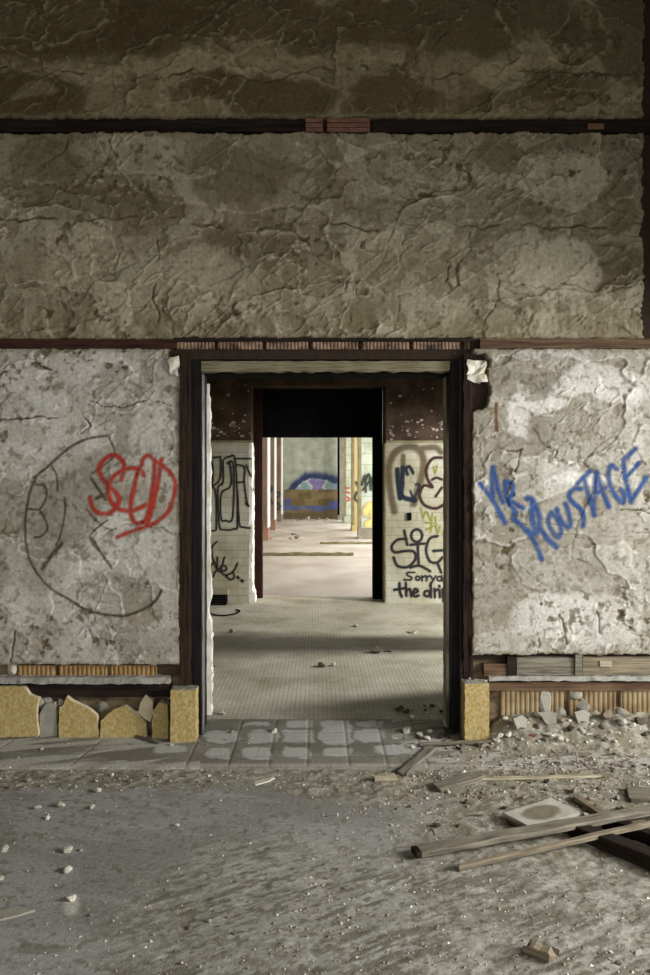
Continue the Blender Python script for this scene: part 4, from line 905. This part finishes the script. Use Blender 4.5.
# ================================================================== RUBBLE
def chunk_mesh(name, m, seed, flat=0.7, sub=1):
    rr = random.Random(seed); bm = bmesh.new(); bmesh.ops.create_icosphere(bm, subdivisions=sub + 1, radius=1)
    planes = []
    for k in range(9):
        d = Vector((rr.gauss(0, 1), rr.gauss(0, 1), rr.gauss(0, 1))).normalized(); planes.append((d, rr.uniform(0.45, 0.8)))
    for v in bm.verts:
        for d, h in planes:
            s = v.co.dot(d)
            if s > h: v.co -= d * (s - h)
        v.co *= rr.uniform(0.95, 1.05); v.co.z *= flat
    mz = min(v.co.z for v in bm.verts)
    for v in bm.verts: v.co.z -= mz
    me = bpy.data.meshes.new(name); bm.to_mesh(me); bm.free(); me.materials.append(m)
    return me
def stick_mesh(name, m, seed):
    rr = random.Random(seed); v, f = [], []
    n = 5
    for i in range(n + 1):
        t = i / n; w = 0.10 * (0.6 + 0.6 * math.sin(PI * min(1, t + 0.15))) * rr.uniform(0.7, 1.2); x = t * 2 - 1; yo = rr.uniform(-0.04, 0.04)
        v += [(x, yo - w, 0), (x, yo + w, 0), (x, yo + w * 0.6, 0.14), (x, yo - w * 0.6, 0.14)]
    for i in range(n):
        for k in range(4): f.append((i * 4 + k, i * 4 + 4 + k, i * 4 + 4 + (k + 1) % 4, i * 4 + (k + 1) % 4))
    f += [(0, 1, 2, 3), tuple(n * 4 + k for k in (3, 2, 1, 0))]
    me = bpy.data.meshes.new(name); me.from_pydata(v, [], f); me.materials.append(m)
    bm = bmesh.new(); bm.from_mesh(me); bmesh.ops.recalc_face_normals(bm, faces=bm.faces); bm.to_mesh(me); bm.free()
    return me
def flake_mesh(name, m, seed):
    rr = random.Random(seed); n = rr.choice((5, 6, 7, 8)); v = []; f = []; ang = sorted(rr.uniform(0, 2 * PI) * 0.45 + 2 * PI * i / n * 0.55 + (0.45 * 2 * PI * i / n) for i in range(n)); ang = [2 * PI * i / n + rr.uniform(-0.45, 0.45) for i in range(n)]
    ring = [(rr.uniform(0.5, 1.25) * math.cos(t), rr.uniform(0.35, 0.85) * math.sin(t)) for t in ang]
    for z, k in ((0, 1.0), (0.22, 0.93)): v += [(x * k, y * k, z + 0.05 * rr.uniform(-1, 1) * (z > 0)) for x, y in ring]
    f = [tuple(range(n))[::-1], tuple(n + i for i in range(n))] + [(i, (i + 1) % n, n + (i + 1) % n, n + i) for i in range(n)]
    me = bpy.data.meshes.new(name); me.from_pydata(v, [], f); me.materials.append(m); return me
PROTO = {k: [fn('%s mesh' % k, M[mm], 400 + i * 7 + j * 31) for i in range(5)] for j, (k, fn, mm) in enumerate([
    ('white', chunk_mesh, 'white'), ('stone', chunk_mesh, 'stone'), ('dirt', chunk_mesh, 'dirtstone'), ('stick', stick_mesh, 'splinter'), ('flake', flake_mesh, 'stone'), ('wflake', flake_mesh, 'white'), ('rust', flake_mesh, 'rust'), ('gflake', flake_mesh, 'greymarble'), ('dark', chunk_mesh, 'darkdirt'), ('wstone', chunk_mesh, 'white')])}
for k_, (a_, c_, t_, b2_) in enumerate([(37, 46, 699, 708), (44, 53, 697, 706), (52, 59, 701, 709), (58, 64, 699, 706), (96, 107, 703, 713), (8, 17, 661, 677), (538, 553, 694, 718), (554, 566, 706, 724), (578, 593, 697, 718), (614, 630, 706, 724), (570, 582, 690, 700)]):
    x0, _, z1 = P(a_, t_, 4.57); x1, _, z0 = P(c_, b2_, 4.57)
    lp = link(bpy.data.objects.new('plaster_lump', chunk_mesh('plaster lump mesh', M['white'] if k_ in (3, 5) else M['greymarble'] if k_ % 2 else M['stone'], 700 + k_, 1.0)), wall)
    lp.location = ((x0 + x1) / 2, 4.578, (z0 + z1) / 2 - (z1 - z0) * 0.5); lp.scale = ((x1 - x0) * 0.62, 0.03, (z1 - z0) * 0.62)
_base = {}
NCH = [0]; PLACED = []
def put(name, kind, px, py, size, label, cat, group, rnd, z=None, tilt=0.35, yaw=None, space=False):
    x, y, _ = F(px, py)
    if y < 4.9:
        zz = 0.0
        for _k in range(8):
            x, y, _ = F(px, py, zz); y = min(y, 4.6); zz = 0.5 * zz + 0.5 * ground((px - VX) / FPX * y, y)
        x = (px - VX) / FPX * y
    ymax = 4.53 if x > 1.08 else (4.40 if (x < -0.6 or x > 0.80) else 4.9)
    if ymax < y < 4.9 and name != 'floor_scrap': y = ymax - 0.05 * rnd.random(); x = (px - VX) / FPX * y
    if space:
        for qx_, qy_, qs in PLACED:
            if math.hypot(qx_ - x, qy_ - y) < (qs + size) * 0.75: return None
    PLACED.append((x, y, size))
    if name not in _base:
        o = bpy.data.objects.new(name, rnd.choice(PROTO[kind])); _base[name] = o
    else:
        o = _base[name].copy(); o.data = rnd.choice(PROTO[kind])
        for k in list(o.keys()):
            if k in ('label', 'category', 'group'): del o[k]
    C.objects.link(o)
    g = ground(x, y) if y < 4.62 else (0.016 if y < 4.86 else 0.004)
    o.location = (x, y, (g if z is None else z) - 0.1 * size)
    o.scale = (size * rnd.uniform(0.8, 1.25), size * rnd.uniform(0.8, 1.2), size * rnd.uniform(0.7, 1.1))
    o.rotation_euler = (rnd.uniform(-tilt, tilt), rnd.uniform(-tilt, tilt), rnd.uniform(0, 6.28) if yaw is None else yaw)
    NCH[0] += 1
    return tag(o, label, cat, group)
R = random.Random(5)
# single stones that stand out on the bare concrete
for px, py, s, lab in [(98, 790, .019, 'white pebble on bare concrete, closest to the slate strip'), (61, 805, .019, 'white oblong pebble second from the slate strip on bare concrete'), (38, 807, .016, 'dull white pebble beside the oblong white one'),
                       (93, 806, .014, 'small grey pebble beyond the oblong white one'), (48, 817, .013, 'tiny white pebble below the dull white one'), (5, 848, .020, 'white rounded pebble at the edge of the frame on bare concrete'),
                       (68, 849, .020, 'white pebble with brown crumbs midway down the bare concrete'), (69, 869, .017, 'white pebble midway between the crumbly one and the dusty one'), (70, 897, .021, 'white pebble at a smear of spilled plaster dust'),
                       (176, 824, .011, 'tiny white pebble alone in the middle of bare concrete'), (0, 878, .012, 'small white pebble half out of the frame')]:
    put('pebble', 'wstone', px, py + 2, s * 1.25, lab, 'pebble', 'white pebbles on the bare concrete', R)
put('floor_scrap', 'gflake', 10, 914, .085, 'long pale stone flake at the frame edge nearest the viewer', 'stone flake', None, R, tilt=0.03, yaw=0.25).scale = (0.11, 0.085, 0.07)
sc = put('floor_scrap', 'wflake', 265, 781, .062, 'curved pale shard lying before the slate tiles', 'shard', None, R, tilt=0.1, yaw=0.5); sc.scale = (0.085, 0.055, 0.05)
for px, py, s, k, lab in [(232, 633, .04, 'stone', 'brown scrap on mosaic floor near the vent'), (356, 627, .04, 'stone', 'pale crumb on mosaic floor before the lettered tile wall'), (412, 633, .09, 'flake', 'flat pale sheet scrap on mosaic floor close to the olive jamb'),
                          (376, 653, .07, 'dirt', 'brown leaf-like scrap midway on the mosaic floor'), (389, 651.5, .06, 'flake', 'pale strip touching the brown scrap on mosaic floor'), (333, 666, .03, 'white', 'small white crumb in the middle of the mosaic floor'), (322, 667, .045, 'dirt', 'brown crumb beside the small white one on mosaic floor'),
                          (222, 715, .026, 'stone', 'stone chip on mosaic by the white chipped jamb edge'), (274, 727, .028, 'white', 'white lump on the threshold tiles'), (232, 727, .018, 'stone', 'small chip on the threshold by the metal jamb'),
                          (214, 667, .018, 'dirt', 'dark speck of grit on mosaic by the metal jamb')]:
    put('floor_scrap', k, px, py, s, lab, 'scrap', None, R, tilt=0.08)
# bigger pieces in the heap at the foot of the wall
for px, py, s, k, lab, z in [(548, 716, .062, 'gflake', 'big grey marble flake propped against ribbed clay tiles', 0.06), (517, 722, .055, 'gflake', 'grey flat stone beside the marble plinth in the heap', 0.035), (579, 716, .060, 'gflake', 'grey slab fragment in the middle of the heap', 0.045),
                             (607, 700, .036, 'wflake', 'pale yellow fragment high on the heap', 0.10), (606, 716, .055, 'dirt', 'dark hollow lump in the heap below the pale yellow fragment', 0.03), (497, 720, .022, 'white', 'round white lump beside the plinth', 0.04), (505, 719, .026, 'white', 'second round white lump beside the plinth', 0.05),
                             (499, 730, .030, 'white', 'white lump at the foot of the plinth', 0.03), (533, 731, .042, 'rust', 'red flake lying tilted in the heap', 0.035), (548, 731, .036, 'wflake', 'white and dark shard standing in the heap', 0.03), (590, 730, .03, 'wflake', 'white shard in front of the dark hollow lump', 0.03),
                             (623, 722, .035, 'white', 'whitish lump at the frame end of the heap', 0.04), (640, 716, .045, 'dirt', 'dark lump at the frame end of the heap', 0.04)]:
    o = put('rubble_piece', k, px, py + 4, s, lab, 'rubble piece', None, R, tilt=0.15)
    if k == 'gflake': o.rotation_euler = (1.1, R.uniform(-.3, .3), R.uniform(-.4, .4)); o.scale = [c_ * 1.25 for c_ in o.scale]; o.location.z += 0.5 * s; o.location.y -= 0.02
    elif k != 'rust': o.location.z += 0.25 * s
for px in (466, 471, 476, 481, 486):
    o = put('plinth_crumb', R.choice(('stone', 'dirt', 'white')), px, 720, R.uniform(.008, .016), 'small crumb lying on top of the marble plinth', 'crumb', 'crumbs on top of the plinth', R)
    o.location = ((px - VX) / FPX * 4.46, 4.43 + R.uniform(0, .07), 0.366)
def scatter(n, name, kinds, box_, smin, smax, label, cat, group, dens=lambda a, b: 1.0):
    k = 0; tries = 0
    while k < n:
        px, py = R.uniform(box_[0], box_[1]), R.uniform(box_[2], box_[3])
        if R.random() > dens(px, py): continue
        s = smin + (smax - smin) * R.random() ** 2.2
        tries += 1
        if put(name, R.choice(kinds), px, py, s * (2.2 if 'stick' in kinds else 1), label, cat, group, R, space=tries < n * 6) is not None: k += 1
scatter(120, 'rubble_chip', ['white', 'white', 'stone', 'white', 'dirt', 'wflake', 'flake', 'dark'], (490, 660, 706, 744), .012, .040, 'plaster or stone chip in the heap at the wall foot', 'rubble chip', 'rubble heap at the wall foot')
scatter(70, 'jamb_chip', ['stone', 'dark', 'dark', 'dirt', 'white'], (396, 490, 706, 750), .009, .030, 'stone chip heaped against the foot of the black jamb', 'rubble chip', 'chips at the black jamb')
scatter(120, 'grit_chip', ['stone', 'dirt', 'dirt', 'wflake', 'flake', 'dark', 'white'], (380, 660, 746, 835), .007, .024, 'loose chip in brown grit between heap and planks', 'chip', 'chips in the brown grit', lambda a, b: 0.35 + 0.65 * min(1, max(0, (a - 400) / 180)))
scatter(62, 'wood_splinter', ['stick'], (390, 660, 745, 835), .016, .048, 'dark wood splinter lying in the brown grit', 'splinter', 'wood splinters in the grit', lambda a, b: min(1, max(0.1, (a - 440) / 170)))
scatter(24, 'border_chip', ['stone', 'white', 'dirt', 'flake'], (0, 215, 773, 790), .006, .020, 'small chip strewn along the front edge of the slate strip', 'chip', 'chips along the slate strip')
scatter(14, 'slate_chip', ['stone', 'dirt', 'stone'], (0, 240, 738, 768), .006, .015, 'small chip lying on the slate strip near broken marble', 'chip', 'chips on the slate strip')
scatter(12, 'corner_scrap', ['flake', 'dirt', 'wflake'], (600, 655, 945, 974), .010, .03, 'scrap in the litter at the near corner of the floor', 'scrap', 'litter at the near corner')
scatter(40, 'floor_crumb', ['stone', 'dirt', 'dirt'], (60, 640, 840, 970), .004, .011, 'brown crumb scattered on the scuffed open floor', 'crumb', 'crumbs on the open floor')
scatter(14, 'hall_scrap', ['dirt', 'stone', 'white'], (284, 345, 519.2, 521.5), .05, .12, 'far scrap heaped at the foot of the mural wall', 'scrap', 'scraps at the far wall')
scatter(12, 'hall_litter', ['dirt', 'flake'], (266, 300, 533, 540), .04, .12, 'scrap scattered by the pinkish piers of the hall', 'scrap', 'scraps by the pinkish piers')
# grit too fine to count: one object
def grit():
    rr = random.Random(9); V_, F_ = [], []
    base = [Vector((1, 0, 0)), Vector((-.5, .8, 0)), Vector((-.5, -.8, 0)), Vector((0.1, 0, .9))]
    n = 0
    bpy.context.view_layer.update()
    inv, lo, hi = [], [], []
    for o in C.objects:
        if o.type != 'MESH' or o.parent is not None or o.get('kind') == 'structure' or not o.get('category'): continue
        if o.location.y > 4.9: continue
        bb = np.array([tuple(c) for c in o.bound_box]); m_ = np.array(o.matrix_world.inverted()); inv.append(m_[:2]); sc_ = np.array(o.scale)[:2]
        lo.append(bb.min(0)[:2] - 0.008 / sc_); hi.append(bb.max(0)[:2] + 0.008 / sc_)
    inv, lo, hi = np.array(inv), np.array(lo), np.array(hi)
    def blocked(x, y):
        p = inv[:, :, 0] * x + inv[:, :, 1] * y + inv[:, :, 2] * ground(x, y) + inv[:, :, 3]
        return ((p > lo) & (p < hi)).all(1)
    while n < 11000:
        px, py = rr.uniform(0, 660), (rr.uniform(738, 985) if rr.random() < 0.7 else rr.uniform(704, 800))
        w = 0.12
        if px > 380 and py < 840: w = 1.0
        elif py < 792: w = 0.6
        elif px > 330 + (py - 800) * -0.4: w = 0.4
        if rr.random() > w: continue
        zz = 0.0
        for _k in range(6):
            x, y, _ = F(px, py, zz); zz = 0.5 * zz + 0.5 * ground(x, min(y, 4.6))
        if y > (4.55 if x > 1.08 else 4.4): continue
        if any(blocked(x, y)): continue
        g = ground(x, y); s = 0.0016 + (0.011 if px > 400 and py < 800 else 0.0075) * rr.random() ** 3.0; th = rr.uniform(0, 6.28); c_, s_ = math.cos(th), math.sin(th); b0 = len(V_)
        for p in base: V_.append((x + s * (p.x * c_ - p.y * s_) * 1.2, y + s * (p.x * s_ + p.y * c_), g - 0.001 + s * p.z * rr.uniform(.6, 1.2)))
        F_ += [(b0, b0 + 1, b0 + 3), (b0 + 1, b0 + 2, b0 + 3), (b0 + 2, b0, b0 + 3)]; n += 1
    me = bpy.data.meshes.new('grit'); me.from_pydata(V_, [], F_); me.materials.append(M['stone']); me.materials.append(M['dirtstone']); me.materials.append(M['white'])
    for i, p in enumerate(me.polygons): p.material_index = (2 if (i // 3 * 7919) % 23 == 0 else (0, 1, 1)[(i // 3 * 7919) % 3])
    o = link(bpy.data.objects.new('grit', me)); o['kind'] = 'stuff'; tag(o, 'fine grit and plaster crumbs strewn over the concrete floor', 'grit')
grit()

# ================================================================== LIGHT
W = bpy.data.worlds.new('sky'); bpy.context.scene.world = W; W.use_nodes = True
bg = W.node_tree.nodes['Background']; bg.inputs['Color'].default_value = (0.80, 0.88, 1.0, 1); bg.inputs['Strength'].default_value = 0.6
def area(name, loc, rot, sx, sy, power, colour):
    l = bpy.data.lights.new(name, 'AREA'); l.shape = 'RECTANGLE'; l.size = sx; l.size_y = sy; l.energy = power; l.color = colour
    o = bpy.data.objects.new(name, l); o.location = loc; o.rotation_euler = rot; link(o); return o
DAY = (1.0, 0.98, 0.94)
# area lights standing in the openings; those behind the camera are added fill
# a bright patch of sky beyond the side windows, and the soft light of each opening
area('sky_patch', (6.6, 1.6, 2.7), (0, PI / 2 - 0.2, 0), 1.6, 1.8, 700, DAY)
area('sky_patch', (6.6, 7.2, 3.0), (0, PI / 2 - 0.3, 0), 1.6, 0.5, 1000, DAY)
area('daylight_fill', (3.10, 2.0, 1.40), (0, PI / 2 - 0.5, 0), 2.0, 2.7, 90, DAY)
area('daylight_fill', (3.10, -1.6, 1.6), (0, PI / 2 - 0.5, 0), 1.8, 1.9, 60, DAY)  # added side fill behind the camera, no known window
area('daylight_fill', (-0.1, -4.40, 1.5), (PI / 2 - 0.5, 0, 0), 4.9, 1.7, 190, DAY)  # frontal fill added behind the camera, no known window
area('daylight_fill', (2.50, 8.3, 1.27), (0, PI / 2 - 0.25, 0), 2.3, 1.9, 14, DAY)
for y0, y1 in [(10.6, 13.6), (14.4, 17.4), (18.2, 21.0), (22.0, 25.0), (26, 29), (29.8, 32.8)]:
    area('daylight_fill', (4.58, (y0 + y1) / 2, 2.15), (0, PI / 2, 0), 3.4, y1 - y0, 330, (1.0, 0.97, 0.92))

cam = bpy.data.cameras.new('camera'); co = bpy.data.objects.new('camera', cam); link(co)
co.location = (0, 0, EYE); co.rotation_euler = (PI / 2, 0, 0)
cam.sensor_fit = 'AUTO'; cam.sensor_width = 36; cam.lens = FPX / 975 * 36
cam.shift_x = (325 - VX) / 975; cam.shift_y = -(487.5 - VY) / 975
cam.clip_start = 0.05; cam.clip_end = 200
S = bpy.context.scene; S.camera = co
S.view_settings.view_transform = 'Standard'; S.view_settings.look = 'None'; S.view_settings.gamma = 1; S.view_settings.use_curve_mapping = False
S.view_settings.exposure = -0.12
S.cycles.use_denoising = True
S.cycles.max_bounces = 8
